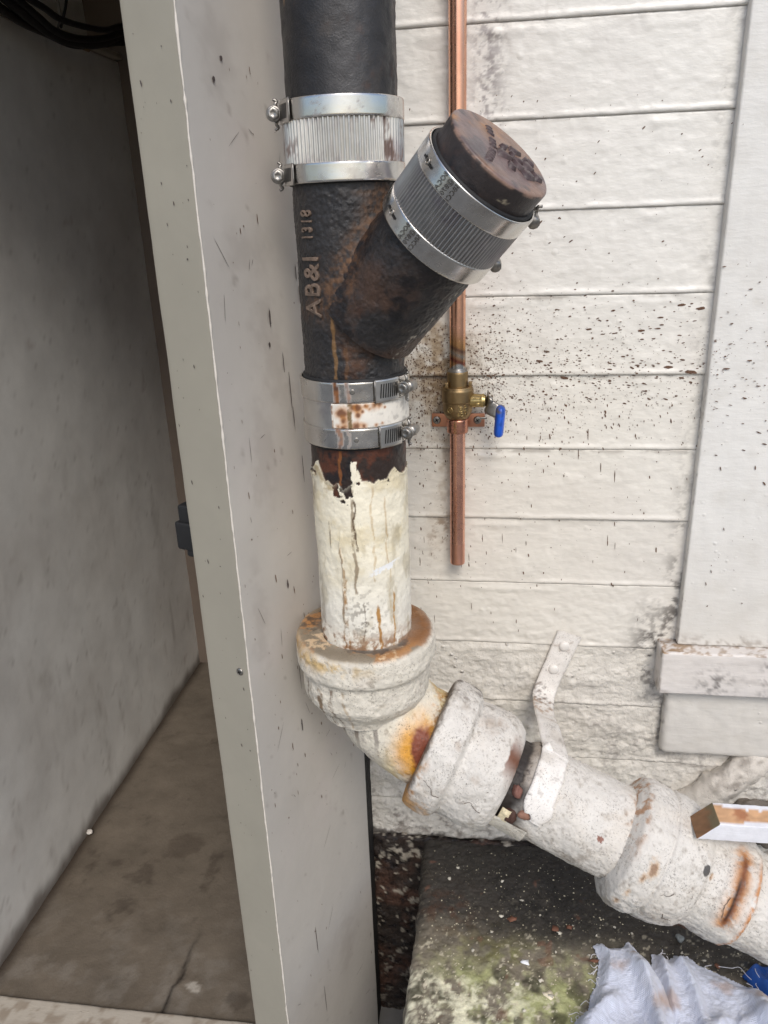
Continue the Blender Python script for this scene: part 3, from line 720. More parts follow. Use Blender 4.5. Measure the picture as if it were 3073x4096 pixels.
# wye -----------------------------------------------------------------
BD = np.array([math.cos(rad(28))*.7071, -math.sin(rad(28))*.7071, .7071]); WO = np.array([PX, PY, .93])
FB = frame(WO, BD, (-.15, -.9, -.4))
wye = thing('wye_fitting', 'black rusty cast iron wye with raised lettering, between the two stack couplings', 'pipe fitting', (PX, PY, .85))
def dist_axis(P, O, A):
    q = P-O; return np.linalg.norm(q-(q@A)[..., None]*A, axis=-1)
KF = .014
def fillet(d): return .25*KF*np.clip(1-np.maximum(d, 0)/KF, 0, 1)**2
def wy_col(P, S, A):
    c, n, n2 = iron_base(P, 150)
    db = dist_axis(P, WO, BD)-.056; n4 = fbm(P, 14, 4, 154); grain = fbm(P, 260, 2, 155)
    db = np.where((P-WO)@BD > 0, db, .1)
    web = .75*sstep(.026, .0, db+.008*n4)*sstep(.945, .985, P[..., 2]+.01*n4)
    c = mixc(c, lin(120, 84, 52), .8*web*sstep(-.9, .7, grain*.7+.35*n2))
    lowr = sstep(.955, .925, P[..., 2])*sstep(.025, .005, db-.01*n4)
    c = mixc(c, lin(92, 60, 38), .6*sstep(.0, .7, n4+.4*n2)*sstep(1.02, .96, P[..., 2])*sstep(-.35, .05, A))
    c = mixc(c, lin(20, 20, 22), .75*sstep(.15, .5, fbm(P, 26, 3, 158))*sstep(-.3, .1, A))
    c = mixc(c, lin(122, 92, 58), .85*drip(A, S, -.20, .040, .88, .968, P, 156, .02))
    c = mixc(c, lin(104, 72, 44), .5*drip(A, S, .02, .035, .88, .93, P, 157))
    c = mixc(c, lin(150, 118, 92), .5*sstep(1.075, 1.09, S)*sstep(.1, .6, A)*sstep(-.2, .5, n2))
    return c, .42+.25*web
lathe('barrel', FV, [(.853, .0555), (.895, .056), (1.13, .056)], M_iron, wye, nu=380, ds=.0012, disp=lambda P, S, A: .0006*fbm(P, 60, 3, 151)+.00045*fbm(P, 330, 2, 152)+fillet(dist_axis(P, WO, BD)-.056)*sstep(.0, .03, (P-WO)@BD)*sstep(.935, .965, P[..., 2])*sstep(-.38, -.12, A), color=wy_col)
def br_col(P, S, A):
    c, n, n2 = iron_base(P, 160); dm = np.hypot(P[..., 0]-PX, P[..., 1]-PY)-.056; n4 = fbm(P, 18, 4, 164)
    grain = fbm(P, 260, 2, 165)
    c = mixc(c, lin(120, 82, 50), .6*sstep(.028, .004, dm+.008*n4)*sstep(.955, .995, P[..., 2]+.01*n4)*sstep(-.9, .7, grain*.7+.35*n2))
    c = mixc(c, lin(86, 60, 44), .55*sstep(-.2, .7, n4)*sstep(.17, .08, S))
    c = mixc(c, lin(20, 20, 23), .8*sstep(.0, .5, fbm(P, 32, 4, 166)+.2*n2))
    sc_ = np.abs(A-.95+.1*fbm(P, 60, 3, 167)-(S-.1)*2) < .02
    c = mixc(c, lin(186, 176, 160), .6*sc_*sstep(.1, .4, fbm(P, 300, 2, 168)))
    return c, .42
lathe('branch', FB, [(.036, .056), (.192, .056)], M_iron, wye, nu=380, ds=.0012, disp=lambda P, S, A: .0006*fbm(P, 60, 3, 161)+.00045*fbm(P, 330, 2, 162)+fillet(np.hypot(P[..., 0]-PX, P[..., 1]-PY)-.056)*sstep(-.01, .03, S)*sstep(.935, .965, P[..., 2]), color=br_col)
LET = mat('raised_iron_lettering', bump=((300, .6, .001),), color=tuple(lin(112, 95, 82)), rough=.5, tint=(150, .5))
def wrap_text(s, cap_h, width, z0, a, parent, R=.0562):
    V, F = text_mesh(s, cap_h/.70, .0011, .0004, 1.12); V[:, 0] *= width/V[:, 0].max()
    Q = onf(FV, z0+V[:, 0], R+V[:, 2]+.0007, a-V[:, 1]/.056)
    Q = Q + .0005*np.stack([fbm(Q, 160, 2, k) for k in (1, 2, 3)], -1)          # small casting flaws
    return mk('raised_lettering', Q, F, LET, parent, smooth=False)
wrap_text('AB&I', .0215, .0605, .9622, -.43, wye); wrap_text('1318', .0140, .0265, 1.0412, -.53, wye)

# branch coupling and cap
c3 = thing('branch_pipe_coupling', 'clean corrugated stainless coupling on the slanted branch of the wye', 'pipe coupling', WO+BD*.153)
gasket(c3, FB, .1515, .2315, .0588, .0555); shield(c3, FB, .162, .221, .0606, 100, 170, tone=lin(182, 180, 178))
lbl = (('BOCA', .34, 0), ('@B70', .22, 0), ('SBCCI', .10, 0))
T0 = -.15
for s0, s1, sd in ((.1530, .1725, 171), (.2105, .2300, 172)):
    clamp(c3, FB, s0, s1, .0618, 1.90, 1, seed=sd, loops=T0-.78, label=(('BOCA', T0-.36, 0), ('@B70', T0-.24, 0), ('SBCCI', T0-.12, 0)))
cap = thing('cleanout_cap', 'rusty cast iron cap with raised marks closing the slanted branch', 'pipe cap', WO+BD*.232)
def cap_col(P, S, A):
    n = fbm(P, 30, 4, 180); n2 = fbm(P, 110, 4, 181)
    c = np.broadcast_to(lin(50, 44, 43), P.shape).copy(); c = mixc(c, lin(28, 27, 30), .85*sstep(.05, .5, n))
    c = mixc(c, lin(84, 60, 52), .7*sstep(-.2, .8, fbm(P, 16, 4, 182)+.3*n2)*sstep(.0, -.9, A)); c = mixc(c, lin(78, 58, 50), .35*sstep(.1, .8, n2))
    face = S > .2537
    f = np.broadcast_to(lin(128, 102, 88), P.shape).copy(); f = mixc(f, lin(104, 92, 94), .75*sstep(-.2, .5, fbm(P, 20, 3, 183))); f = mixc(f, lin(160, 112, 62), .7*sstep(.05, .6, fbm(P, 28, 4, 184)))
    f = mixc(f, lin(58, 58, 66), .6*sstep(.3, .6, fbm(P, 45, 3, 185)))
    c = np.where(face[..., None], f, c)
    c = mixc(c, lin(168, 136, 118), .7*np.exp(-((S-.2530)/.0012)**2)*sstep(-.6, .3, n2))  # painted highlight line round the cap rim
    c = mixc(c, lin(176, 164, 140), .8*(np.hypot(A-.55-.2*fbm(P, 80, 2, 187), (S-.240)/.012) < .22)*sstep(-.1, .3, n2))
    return c, .5-.12*face
lathe('cap_body', FB, [(.195, .0548), (.232, .0552), (.2525, .0557), (.2545, .0553), (.2553, .0538), (.2552, .03), (.2552, .0001)], M_ironsmooth, cap, nu=220, ds=.0012, smooth=2, disp=lambda P, S, A: .00015*fbm(P, 90, 3, 186), color=cap_col)
# raised marks on the face: an arc of worn characters and a cluster of wedge shapes
CU = np.array([.72, .32, -.62]); CU -= BD*(CU@BD); CU /= np.linalg.norm(CU); CV = np.cross(BD, CU)     # CU runs down the face to the right
FC = WO+BD*.2553
M_mark = mat('raised_cap_marks', bump=((300, .5, .001),), color=tuple(lin(74, 60, 60)), rough=.45, tint=(80, .4))
def facebit(poly, h=.0018, nm='raised_mark'):
    n = len(poly); ctr = np.mean(poly, 0)
    lo = [FC+CU*u+CV*v for u, v in poly]; hi = [FC+CU*(ctr[0]+(u-ctr[0])*.72)+CV*(ctr[1]+(v-ctr[1])*.72)+BD*h for u, v in poly]
    V = lo+hi+[FC+CU*ctr[0]+CV*ctr[1]+BD*h*1.15]
    F = [[i, (i+1) % n, n+(i+1) % n] for i in range(n)]+[[i, n+(i+1) % n, n+i] for i in range(n)]+[[n+i, n+(i+1) % n, 2*n] for i in range(n)]
    mk(nm, V, F, M_mark, cap, smooth=False)
r_ = random.Random(4)
for k in range(13):                                            # worn arc of characters
    if k in (5, 9): continue
    v = -.036+k*.0058; u = -.016+.006*math.cos(v*40)
    facebit([(u-.0045, v-.0018), (u-.004, v+.0016), (u+.0045, v+.0019), (u+.004, v-.0016)] if k % 3 else [(u-.0045, v-.002), (u+.001, v+.0022), (u+.0045, v-.0004), (u+.002, v-.0024)], .0014)
for u, v, s, a in ((.004, -.006, 1.25, .3), (.004, .012, .8, 1.1), (.010, -.017, .8, 2.), (.016, .018, 1., .5), (.018, -.006, .9, 2.7), (.018, .004, .8, 3.5), (.030, -.012, 1., .2), (.030, .006, 1., 1.9), (.034, .018, .8, .9), (.040, -.001, .9, 2.4), (.026, .016, .8, 4.2), (.012, .006, .6, 5.)):
    pts = [(u+.0092*s*math.cos(a+q), v+.0084*s*math.sin(a+q)) for q in ((0, 2.3, 3.6) if r_.random() < .6 else (0, 1.4, 2.9, 4.4))]
    facebit(pts, .0032)

# painted lower stack pipe
lower = thing('painted_stack_pipe', 'cream painted cast iron pipe with bare rusty top and brown drips, standing in the hub', 'pipe', (PX, PY, .55))
def bnd(A):
    Q = np.stack([A*.6, 0*A, 0*A], -1)
    return .784 + .007*fbm(Q, 4, 3, 190) + .004*fbm(Q, 16, 3, 191) + .012*np.exp(-((A+.85)/.18)**2) - .012*np.exp(-((A+.10)/.16)**2) + .014*np.exp(-((A-.13)/.05)**2) - .004*np.exp(-((A-.5)/.1)**2)
def lp_paint(P, S, A):
    pm = sstep(-.0006, .0006, bnd(A)-S)
    fl = (np.abs(A-.075-.03*fbm(P, 100, 2, 193)) < .07)*(S < .812)*(fbm(P, 90, 3, 192) > -.45)
    hole = (fbm(P, 75, 3, 194) > .62)*sstep(.025, .005, np.abs(bnd(A)-.012-S))
    return np.clip(np.maximum(pm*(1-hole), fl), 0, 1)
def lp_disp(P, S, A):
    m = lp_paint(P, S, A)
    return .0012*m + m*(.0007*fbm(P, 28, 4, 195)+.0005*fbm(P, 90, 3, 196)) + .0004*(1-m)*fbm(P, 120, 3, 197) + .0009*m*np.exp(-((bnd(A)-S)/.002)**2) + .0011*drip(A, S, -.30, .02, .6, .72, P, 201)
def lp_col(P, S, A):
    m = lp_paint(P, S, A); n = fbm(P, 30, 4, 198); n2 = fbm(P, 120, 4, 199)
    b = np.broadcast_to(lin(48, 38, 34), P.shape).copy(); b = mixc(b, lin(92, 52, 36), .75*sstep(-.1, .5, fbm(P, 50, 4, 200))); b = mixc(b, lin(28, 27, 30), .8*sstep(.2, .5, n))
    b = mixc(b, lin(136, 84, 44), .7*drip(A, S, -.21, .03, .78, .83, P, 210))
    c = np.broadcast_to(lin(234, 226, 204), P.shape).copy()
    c = mixc(c, lin(230, 225, 212), sstep(.70, .60, S)); c = mixc(c, lin(208, 190, 146), .5*sstep(.0, .7, fbm(P, 24, 4, 202))*sstep(.62, .70, S))
    c = mixc(c, lin(150, 124, 72), .65*np.exp(-((bnd(A)-S-.008)/.010)**2)*sstep(-.3, .5, n2+n)*sstep(.2, -.4, A))
    c = mixc(c, lin(172, 160, 132), .5*sstep(.2, .8, fbm(P, 60, 4, 203, stretch=(1, 1, .4))))
    for a, w_, s0, s1, st, cc in ((.0, .035, .645, .775, .7, (112, 88, 58)), (.02, .02, .70, .76, .9, (84, 64, 44)), (-.30, .03, .56, .70, .7, (140, 104, 58)), (-.22, .028, .57, .66, .75, (150, 108, 52)), (.40, .02, .66, .775, .45, (176, 142, 84)), (.66, .014, .68, .76, .5, (176, 138, 80)), (.45, .032, .56, .625, .95, (176, 128, 62)), (.80, .022, .56, .64, .85, (176, 130, 66)), (.73, .014, .6, .68, .4, (180, 150, 90)), (-.55, .015, .70, .73, .7, (96, 72, 48)), (.12, .012, .58, .63, .7, (90, 76, 66))):
        c = mixc(c, lin(*cc), st*drip(A, S, a, w_, s0, s1, P, int(a*100)+300)*sstep(-.75, .1, n2))
    c = mixc(c, lin(238, 240, 242), .85*(np.abs(S-.672-.012*(A-.55)) < .0042)*sstep(.22, .40, A)*sstep(1.1, .8, A)*sstep(-.3, .2, n2))
    sp = sstep(.63, .56, S+.012*n)
    c = mixc(c, lin(136, 92, 50), .85*sstep(.600, .570, S+.010*n)*sstep(-.35, .35, n2+.3*n)); c = mixc(c, lin(92, 62, 40), .75*sstep(.2, .6, n2)*sp*sstep(.4, -.6, A))
    c = mixc(c, lin(84, 72, 60), .6*sstep(.15, .55, fbm(P, 260, 2, 204))*np.exp(-(((A-.15)/.45)**2+((S-.612)/.035)**2)))
    c = mixc(c, lin(116, 90, 60), .6*sstep(-.8, -1.2, A)*sstep(-.1, .6, n))
    c = mixc(b, c, 1.) if False else b*(1-m[..., None]) + c*m[..., None]
    return c, .45+.1*m
lathe('pipe_barrel', FV, [(.545, .0558), (.860, .0556)], M_pipepaint, lower, nu=420, ds=.0009, disp=lp_disp, color=lp_col)

# ================================================================== PAINTED DRAIN
def dr_base(P, seed, warm=0.):
    n = fbm(P, 28, 4, seed); n2 = fbm(P, 110, 4, seed+1)
    c = np.broadcast_to(lin(208, 203, 195)*(1-warm)+lin(228, 218, 192)*warm, P.shape).copy()
    c = mixc(c, lin(204, 196, 184), .5*sstep(-.2, .8, n)); c = mixc(c, lin(132, 120, 106), .5*sstep(.3, .95, n2+.2*n)); c = mixc(c, lin(110, 96, 82), .4*sstep(.55, 1.0, fbm(P, 240, 3, seed+7)+.3*n))
    c = mixc(c, lin(150, 122, 86), .15*sstep(.5, .9, fbm(P, 40, 4, seed+2)))
    return c, n, n2
bend = thing('drain_bend', 'white painted cast iron bend with rusty hub at the foot of the stack', 'pipe fitting', (PX, PY, .40))
FH = frame((PX-.003, PY, 0), (0, 0, 1), (0, -1, 0))
def hub_col(P, S, A):
    c, n, n2 = dr_base(P, 220, .35)
    r = np.hypot(P[..., 0]-PX+.003, P[..., 1]-PY)
    top = sstep(.561, .569, S)*sstep(.092, .084, r+.004*n)
    t = np.broadcast_to(lin(128, 116, 98), P.shape).copy()
    t = mixc(t, lin(166, 116, 66), .9*sstep(-.1, .3, fbm(P, 26, 4, 223)+.25*n2)); t = mixc(t, lin(214, 186, 150), .8*sstep(.25, .5, fbm(P, 34, 4, 224)+.35*n2)); t = mixc(t, lin(56, 48, 44), .85*sstep(.25, .5, fbm(P, 20, 4, 226)-.2*n2))
    t = mixc(t, lin(70, 60, 56), .8*np.exp(-((A-.75)/.3)**2)*sstep(.078, .066, r)); t = mixc(t, lin(120, 78, 44), .8*sstep(.9, 1.3, A))
    c = mixc(c, lin(206, 170, 100), .7*np.exp(-((S-.556)/.010)**2)*sstep(-.4, .4, n2+.5*n)*sstep(.6, -.5, A))
    c = c*(1-top[..., None]) + t*top[..., None]
    c = mixc(c, lin(170, 128, 66), .7*sstep(.52, .56, S)*sstep(-.5, -1.2, A)*sstep(-.5, .3, n)*(1-top))
    for a, w_, s0, s1, st, cc in ((-.62, .045, .455, .515, .85, (112, 86, 56)), (-.40, .035, .45, .52, .8, (104, 82, 62)), (-.18, .02, .455, .52, .5, (160, 132, 92)), (-.95, .03, .48, .53, .7, (96, 72, 52)), (-.80, .02, .47, .52, .4, (150, 128, 92))):
        c = mixc(c, lin(*cc), st*drip(A, S, a, w_, s0, s1, P, int(a*100)+400)*sstep(-.6, .1, n2))
    return c, .5
HP = [(.566, .0560), (.5675, .063), (.5685, .076), (.567, .0865), (.562, .0893), (.535, .0898), (.5295, .0885), (.5255, .0845), (.52, .0830), (.500, .0828), (.486, .0812), (.477, .0765), (.470, .070), (.462, .064), (.45, .060)]
lathe('hub', FH, HP, M_drainpaint, bend, nu=400, ds=.0011, smooth=5, disp=lambda P, S, A: .0022*fbm(P, 18, 3, 221)+.0011*fbm(P, 60, 4, 222)+.0006*fbm(P, 160, 3, 225), color=hub_col)
ND = np.array([.915, -.16, -.365]); ND /= np.linalg.norm(ND); L0 = np.array([-.0655, -.251, .394])
# elbow arc from straight down to the drain's direction
hd = np.array([ND[0], ND[1], 0]); hd /= np.linalg.norm(hd); th_e = math.acos(-ND[2])
end = L0+ND*.03
st = L0 - ND*.014; RB = float(np.hypot(*(st-np.array([PX-.003, PY, 0]))[:2]))/(1-math.cos(th_e))
C0 = np.array([PX-.003, PY, 0])
arc0 = st - hd*RB*(1-math.cos(th_e)); zc_ = st[2]+RB*math.sin(th_e)
pts = [np.array([arc0[0], arc0[1], zc_+.012])]
for q in np.linspace(0, th_e, 60): pts.append(np.array([arc0[0], arc0[1], zc_])+hd*RB*(1-math.cos(q))-np.array([0, 0, RB*math.sin(q)]))
pts.append(end)
pts = np.array(pts); seglen = np.r_[0, np.cumsum(np.linalg.norm(np.diff(pts, axis=0), axis=1))]
tt = np.linspace(0, seglen[-1], 170); pts = np.stack([np.interp(tt, seglen, pts[:, k]) for k in range(3)], -1)
RS = np.array([-.086, -.303, .436])
def el_col(P, S, A):
    c, n, n2 = dr_base(P, 230, .45)
    q = (P-L0)@ND
    rim = sstep(-.075, -.02, q)
    c = mixc(c, lin(214, 190, 120), .75*rim*sstep(-.5, .4, n)); c = mixc(c, lin(190, 130, 44), .8*sstep(-.048, -.012, q+.008*n)*sstep(-.35, .45, n2+.3*n)); c = mixc(c, lin(66, 50, 40), .9*sstep(-.022, -.010, q+.006*n2))
    c = mixc(c, lin(214, 150, 40), .9*blob(P, RS+np.array([-.004, .0, -.012]), (.026, .05, .036), 231, 30, .25, .6))
    c = mixc(c, lin(120, 60, 48), .95*blob(P, RS+np.array([.004, 0, -.010]), (.013, .05, .026), 232, 45, .3, .25))
    for x0, w_, c_ in ((-.165, .003, (96, 78, 62)), (-.185, .004, (84, 66, 52)), (-.14, .003, (120, 112, 106))):
        c = mixc(c, lin(*c_), .75*sstep(1.3, .6, np.abs(P[..., 0]-x0+.003*n)/w_)*sstep(.40, .44, P[..., 2])*(P[..., 1] < -.26))
    return c, .5
tube('elbow', pts, np.interp(np.arange(len(pts)), [0, 60, 120, len(pts)], [.0640, .0665, .0655, .062]), M_drainpaint, bend, 330, col=el_col, disp=lambda V, S, A: .0020*fbm(V, 22, 4, 233)+.0008*fbm(V, 90, 3, 234), cap=False)

FD = frame(L0, ND, (.0, -.78, .62))                           # angle 0 faces the lens side of the drain
hub2 = thing('drain_hub', 'crusted white pipe hub with cracked paint, left of the strap', 'pipe fitting', L0)
def h2_col(P, S, A):
    c, n, n2 = dr_base(P, 240)
    c = mixc(c, lin(170, 118, 58), .8*sstep(.004, -.010, S+.006*n)*sstep(-.3, .4, n2+.4*n)*sstep(-.2, .7, A)); c = mixc(c, lin(76, 60, 48), .85*sstep(-.008, -.014, S+.004*n2))
    c = mixc(c, lin(190, 134, 50), .75*blob(P, L0+ND*.0+np.array([-.045, -.055, -.045]), (.035, .05, .03), 241, 60, .5, .4))
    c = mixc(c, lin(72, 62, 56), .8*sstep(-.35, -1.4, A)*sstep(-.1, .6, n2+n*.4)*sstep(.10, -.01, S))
    for s, a, r in ((.05, -.75, .018), (.06, .25, .007), (.022, -.1, .006)): c = mixc(c, lin(140, 112, 84), .4*sstep(1.3, .1, np.hypot(S-s, (A-a)*.08)/r+.8*n2))
    c = mixc(c, lin(110, 66, 44), .95*sstep(.083, .087, S+.006*fbm(P, 60, 3, 242))*np.exp(-((A+.35)/.32)**2))
    return c, .55
H2 = [(-.013, .058), (-.014, .074), (-.012, .086), (-.006, .0895), (.020, .0900), (.027, .0880), (.031, .0815), (.034, .0780), (.040, .0785), (.060, .0800), (.078, .0790), (.090, .0745), (.098, .0680), (.101, .0620), (.100, .055)]
lathe('hub_bell', FD, H2, M_drainpaint, hub2, nu=400, ds=.0011, smooth=5, disp=lambda P, S, A: .0022*fbm(P, 22, 3, 243)+.0011*fbm(P, 70, 4, 244)+.0005*fbm(P, 180, 3, 245), color=h2_col)
def crack(parent, fr, R, pl, w=.0007):
    """dark split in the paint following surface points (s, angle)"""
    p = np.array(pl, float); q = []
    for k in range(len(p)-1):
        for t in np.linspace(0, 1, 5, endpoint=False): q.append(p[k]+(p[k+1]-p[k])*t+rng.normal(0, .0006, 2)*np.array([1, 12]))
    q = np.array(q+[p[-1]]); P = onf(fr, q[:, 0], np.full(len(q), 1.)*R, q[:, 1])
    return tube('paint_crack', P, w*(.5+.8*rng.random(len(q))), M_crack, parent, 5)
for pl in ([(.0, .55), (.012, .62), (.018, .72), (.026, .70)], [(.05, .35), (.062, .32), (.066, .40), (.078, .32)], [(.055, .72), (.064, .62), (.072, .7), (.08, .72)]):
    crack(hub2, FD, .0903 if pl[0][0] < .026 else .0800, pl, .0004)

drain = thing('drain_pipe', 'straight crusted white drain pipe running down to the right from the strap', 'pipe', L0+ND*.19)
def dp_col(P, S, A):
    c, n, n2 = dr_base(P, 250)
    gap = sstep(.140, .114, S+.010*fbm(P, 30, 3, 251))
    gc = np.broadcast_to(lin(146, 136, 124), P.shape).copy(); gc = mixc(gc, lin(60, 50, 46), .8*sstep(-.2, .5, n2+n)); gc = mixc(gc, lin(32, 26, 24), .95*np.maximum(sstep(-.25, .1, A+.1*n), sstep(.116, .110, S+.004*n))); gc = mixc(gc, lin(96, 56, 42), .5*sstep(.1, .6, n))
    c = c*(1-gap[..., None]) + gc*gap[..., None]
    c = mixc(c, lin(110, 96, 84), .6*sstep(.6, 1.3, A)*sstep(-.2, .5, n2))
    c = mixc(c, lin(132, 82, 66), .9*(np.hypot(S-.225, (A-.25)*.06)+.003*n2 < .0045))
    c = mixc(c, lin(160, 110, 60), .7*sstep(.24, .262, S+.006*n)*sstep(-.1, .5, n2)*sstep(.2, -.6, A))
    return c, .55
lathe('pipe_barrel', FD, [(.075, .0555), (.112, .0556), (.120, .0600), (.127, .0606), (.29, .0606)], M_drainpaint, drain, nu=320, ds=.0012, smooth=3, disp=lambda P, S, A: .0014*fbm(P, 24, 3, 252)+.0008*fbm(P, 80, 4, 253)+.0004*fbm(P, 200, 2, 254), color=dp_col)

hub3 = thing('lower_drain_fitting', 'lumpy white pipe fitting with wrinkled collar and rust ring, lower right', 'pipe fitting', L0+ND*.3)
def h3_col(P, S, A):
    c, n, n2 = dr_base(P, 260)
    c = mixc(c, lin(160, 108, 56), .75*sstep(.272, .262, S+.004*n)*sstep(-.2, .4, n2)*sstep(.5, -.6, A))
    for s, a, r in ((.288, .22, .007), (.282, .42, .0045), (.276, .75, .0045), (.272, 1.02, .004), (.357, -.05, .003)):
        d = np.hypot(S-s, (A-a)*.045)/r+.8*n2; c = mixc(c, lin(190, 146, 92), .55*sstep(1.3, .2, d)); c = mixc(c, lin(110, 74, 48), .65*sstep(.55, .1, d))
    c = mixc(c, lin(60, 58, 58), .9*(np.hypot(S-.348, (A+.10)*.055)+.0015*n2 < .0052)*(np.abs(A+.10) < .11))
    rg_ = np.exp(-((S-.392-.002*n)/.0055)**2)*sstep(-.9, -.5, A)*sstep(.75, .5, A+.15*n); c = mixc(c, lin(196, 132, 62), .85*np.clip(1.2*np.exp(-((S-.392)/.010)**2)*sstep(-1.1, -.6, A)*sstep(.85, .6, A)*sstep(-.7, .2, n2), 0, 1)); c = mixc(c, lin(112, 62, 34), .95*rg_); c = mixc(c, lin(40, 28, 24), .85*np.exp(-((S-.3905)/.0018)**2)*sstep(-.35, -.15, A)*sstep(.6, .45, A))
    c = mixc(c, lin(186, 118, 50), .85*np.exp(-((S-.414)/.0035)**2)*sstep(-.4, .4, n2+.6*n+.3)*sstep(-1.0, -.3, A))
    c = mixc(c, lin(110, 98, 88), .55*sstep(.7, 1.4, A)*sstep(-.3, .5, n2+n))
    return c, .55
H3 = [(.254, .0600), (.258, .070), (.264, .0805), (.272, .0835), (.290, .0830), (.298, .0812), (.303, .0815), (.325, .0800), (.340, .0765), (.350, .0715), (.354, .0665), (.358, .0640), (.372, .0645), (.376, .0668), (.390, .0690), (.408, .0690), (.416, .0672), (.418, .0618), (.425, .0602), (.56, .0600), (.90, .0600)]
def h3_disp(P, S, A):
    wr = sstep(.262, .272, S)*sstep(.303, .285, S)
    return .0022*fbm(P, 22, 3, 261)+.0012*fbm(P, 70, 4, 262)+.0005*fbm(P, 190, 3, 263)+.0022*wr*fbm(P, 60, 4, 264)*sstep(.2, .9, A)-.0025*np.exp(-((S-.302)/.0018)**2)
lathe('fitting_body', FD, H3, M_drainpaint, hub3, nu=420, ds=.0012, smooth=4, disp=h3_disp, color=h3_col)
for pl in ([(.315, .9), (.325, .85), (.328, .95), (.338, .92)], [(.305, .55), (.318, .5), (.322, .42)], [(.385, .1), (.383, .3), (.386, .5)]): crack(hub3, FD, .0806 if pl[0][0] < .33 else .0695, pl, .0004)

# joint rubble in the broken collar between hub and pipe
def lump(name, C, r, m, col, seed, label, cat, group=None, rough=.7, sub=3, flat=1.0, parent=None):
    bm = bmesh.new(); bmesh.ops.create_icosphere(bm, subdivisions=sub, radius=1)
    V = np.array([v.co[:] for v in bm.verts]); F = np.array([[v.index for v in f.verts] for f in bm.faces]); bm.free()
    V = V*(1+.35*fbm(V+seed*3.1, 1.3, 3, seed)[:, None])*np.array(r)
    V[:, 2] *= flat
    o = mk(name, V+np.array(C), F, m, parent, col, rough, loc=None if parent is not None else C)
    if parent is None: tag(o, label, cat, group)
    return o
def onD(s, a, r): return onf(FD, np.array(s), np.array(r), np.array(a))
for s, a, r, rr, cc, lb in ((.112, .15, .058, (.006, .007, .010), (122, 86, 76), 'dull pink clay lump wedged in the broken joint, upper one beside the strap'),
                            (.132, .52, .058, (.009, .007, .008), (138, 102, 86), 'pink clay lump in the broken joint, lower one under the strap'),
                            (.118, .75, .056, (.010, .010, .010), (70, 48, 40), 'dark brown rubble at the bottom of the broken joint')):
    lump('joint_rubble', onD(s, a, r), rr, M_chip, lin(*cc), int(s*1000), lb, 'rubble')
def collar_col(P, S, A):
    c, n, n2 = dr_base(P, 270, .3); c = mixc(c, lin(150, 108, 60), .7*sstep(.82, .72, A)*sstep(-.3, .4, n2)); return c, .55
col_ = thing('broken_collar', 'curved shard of broken cream paint collar under the drain joint', 'paint shard', onD(.125, 1.3, .06))
cs_ = lathe('collar_shell', FD, [(.098, .0618), (.099, .0635), (.145, .0645), (.146, .0618)], M_drainpaint, col_, nu=80, ds=.0015, a0=.86, a1=2.4, disp=lambda P, S, A: .0012*fbm(P, 50, 4, 271), color=collar_col)
fl = lathe('loose_flake', FD, [(.104, .0605), (.104, .0618), (.116, .0640), (.117, .0625)], M_drainpaint, None, nu=16, ds=.002, a0=.58, a1=.90, color=lin(220, 206, 172), rough=.6, disp=lambda P, S, A: .002*fbm(P, 90, 3, 272))
tag(fl, 'curled cream paint flake standing in the broken joint', 'paint flake')

# ================================================================== STRAP HANGER
strap = thing('strap_hanger', 'white painted metal strap screwed to the siding and looped over the drain', 'pipe strap', (.09, -.10, .33))
P1 = [np.array(q, float) for q in ((.1285, -.0075, .4300), (.1165, -.0085, .395), (.1010, -.0105, .350), (.0920, -.020, .327), (.0885, -.052, .325), (.0880, -.11, .343), (.0860, -.18, .382))]
wrapA = np.linspace(-1.15, .56, 10); sm = .141
P2 = [onD(sm+(.006 if k > 7 else 0), a, .0642) for k, a in enumerate(wrapA)]
path = catmull(P1+P2, 12); nP = len(path)
f = np.linspace(0, 1, nP); w1 = np.array([.94, 0, -.34]); w2 = ND
wd = w1*(1-sstep(.12, .3, f))[:, None] + w2*sstep(.12, .3, f)[:, None]
Wd = .0365 + .002*np.interp(f, [0, .3, .6, 1], [1, -1, 0, 0]) + .0012*fbm(np.stack([f*9, 0*f, 0*f], -1), 1, 3, 280) - .022*sstep(.90, 1., f) - .003*sstep(.8, 1, f)*fbm(np.stack([f*60, 0*f, 0*f], -1), 1, 3, 283)
def st_col(V):
    n = fbm(V, 30, 4, 281); n2 = fbm(V, 120, 4, 282)
    c = np.broadcast_to(lin(224, 219, 212), V.shape).copy(); c = mixc(c, lin(184, 174, 160), .45*sstep(0, .8, n))
    k = np.exp(-(((V[..., 1]+.03)/.025)**2)); c = mixc(c, lin(60, 52, 48), .85*k*sstep(-.1, .5, n2+.5*n)*(V[..., 2] < .345))
    c = mixc(c, lin(170, 120, 64), .6*np.exp(-((V[..., 1]+.07)/.05)**2)*sstep(.2, .7, n2+.3*n)); c = mixc(c, lin(110, 98, 88), .4*sstep(.3, .8, n2))
    return c, .5
ribbon('strap_band', path, Wd, wd, .0038, M_drainpaint, strap, st_col, nw=16, disp=.0009)
for q in ((.1205, -.0115, .4085), (.1055, -.0125, .3655)):
    lathe('rivet', frame(q, (0, -1, -.03), (0, 0, 1)), [(-.003, .0085), (.0005, .0082), (.0022, .0062), (.0030, .003), (.0031, .0001)], M_trim, strap, nu=24, ds=.001, smooth=2, color=lin(222, 217, 210), rough=.45)

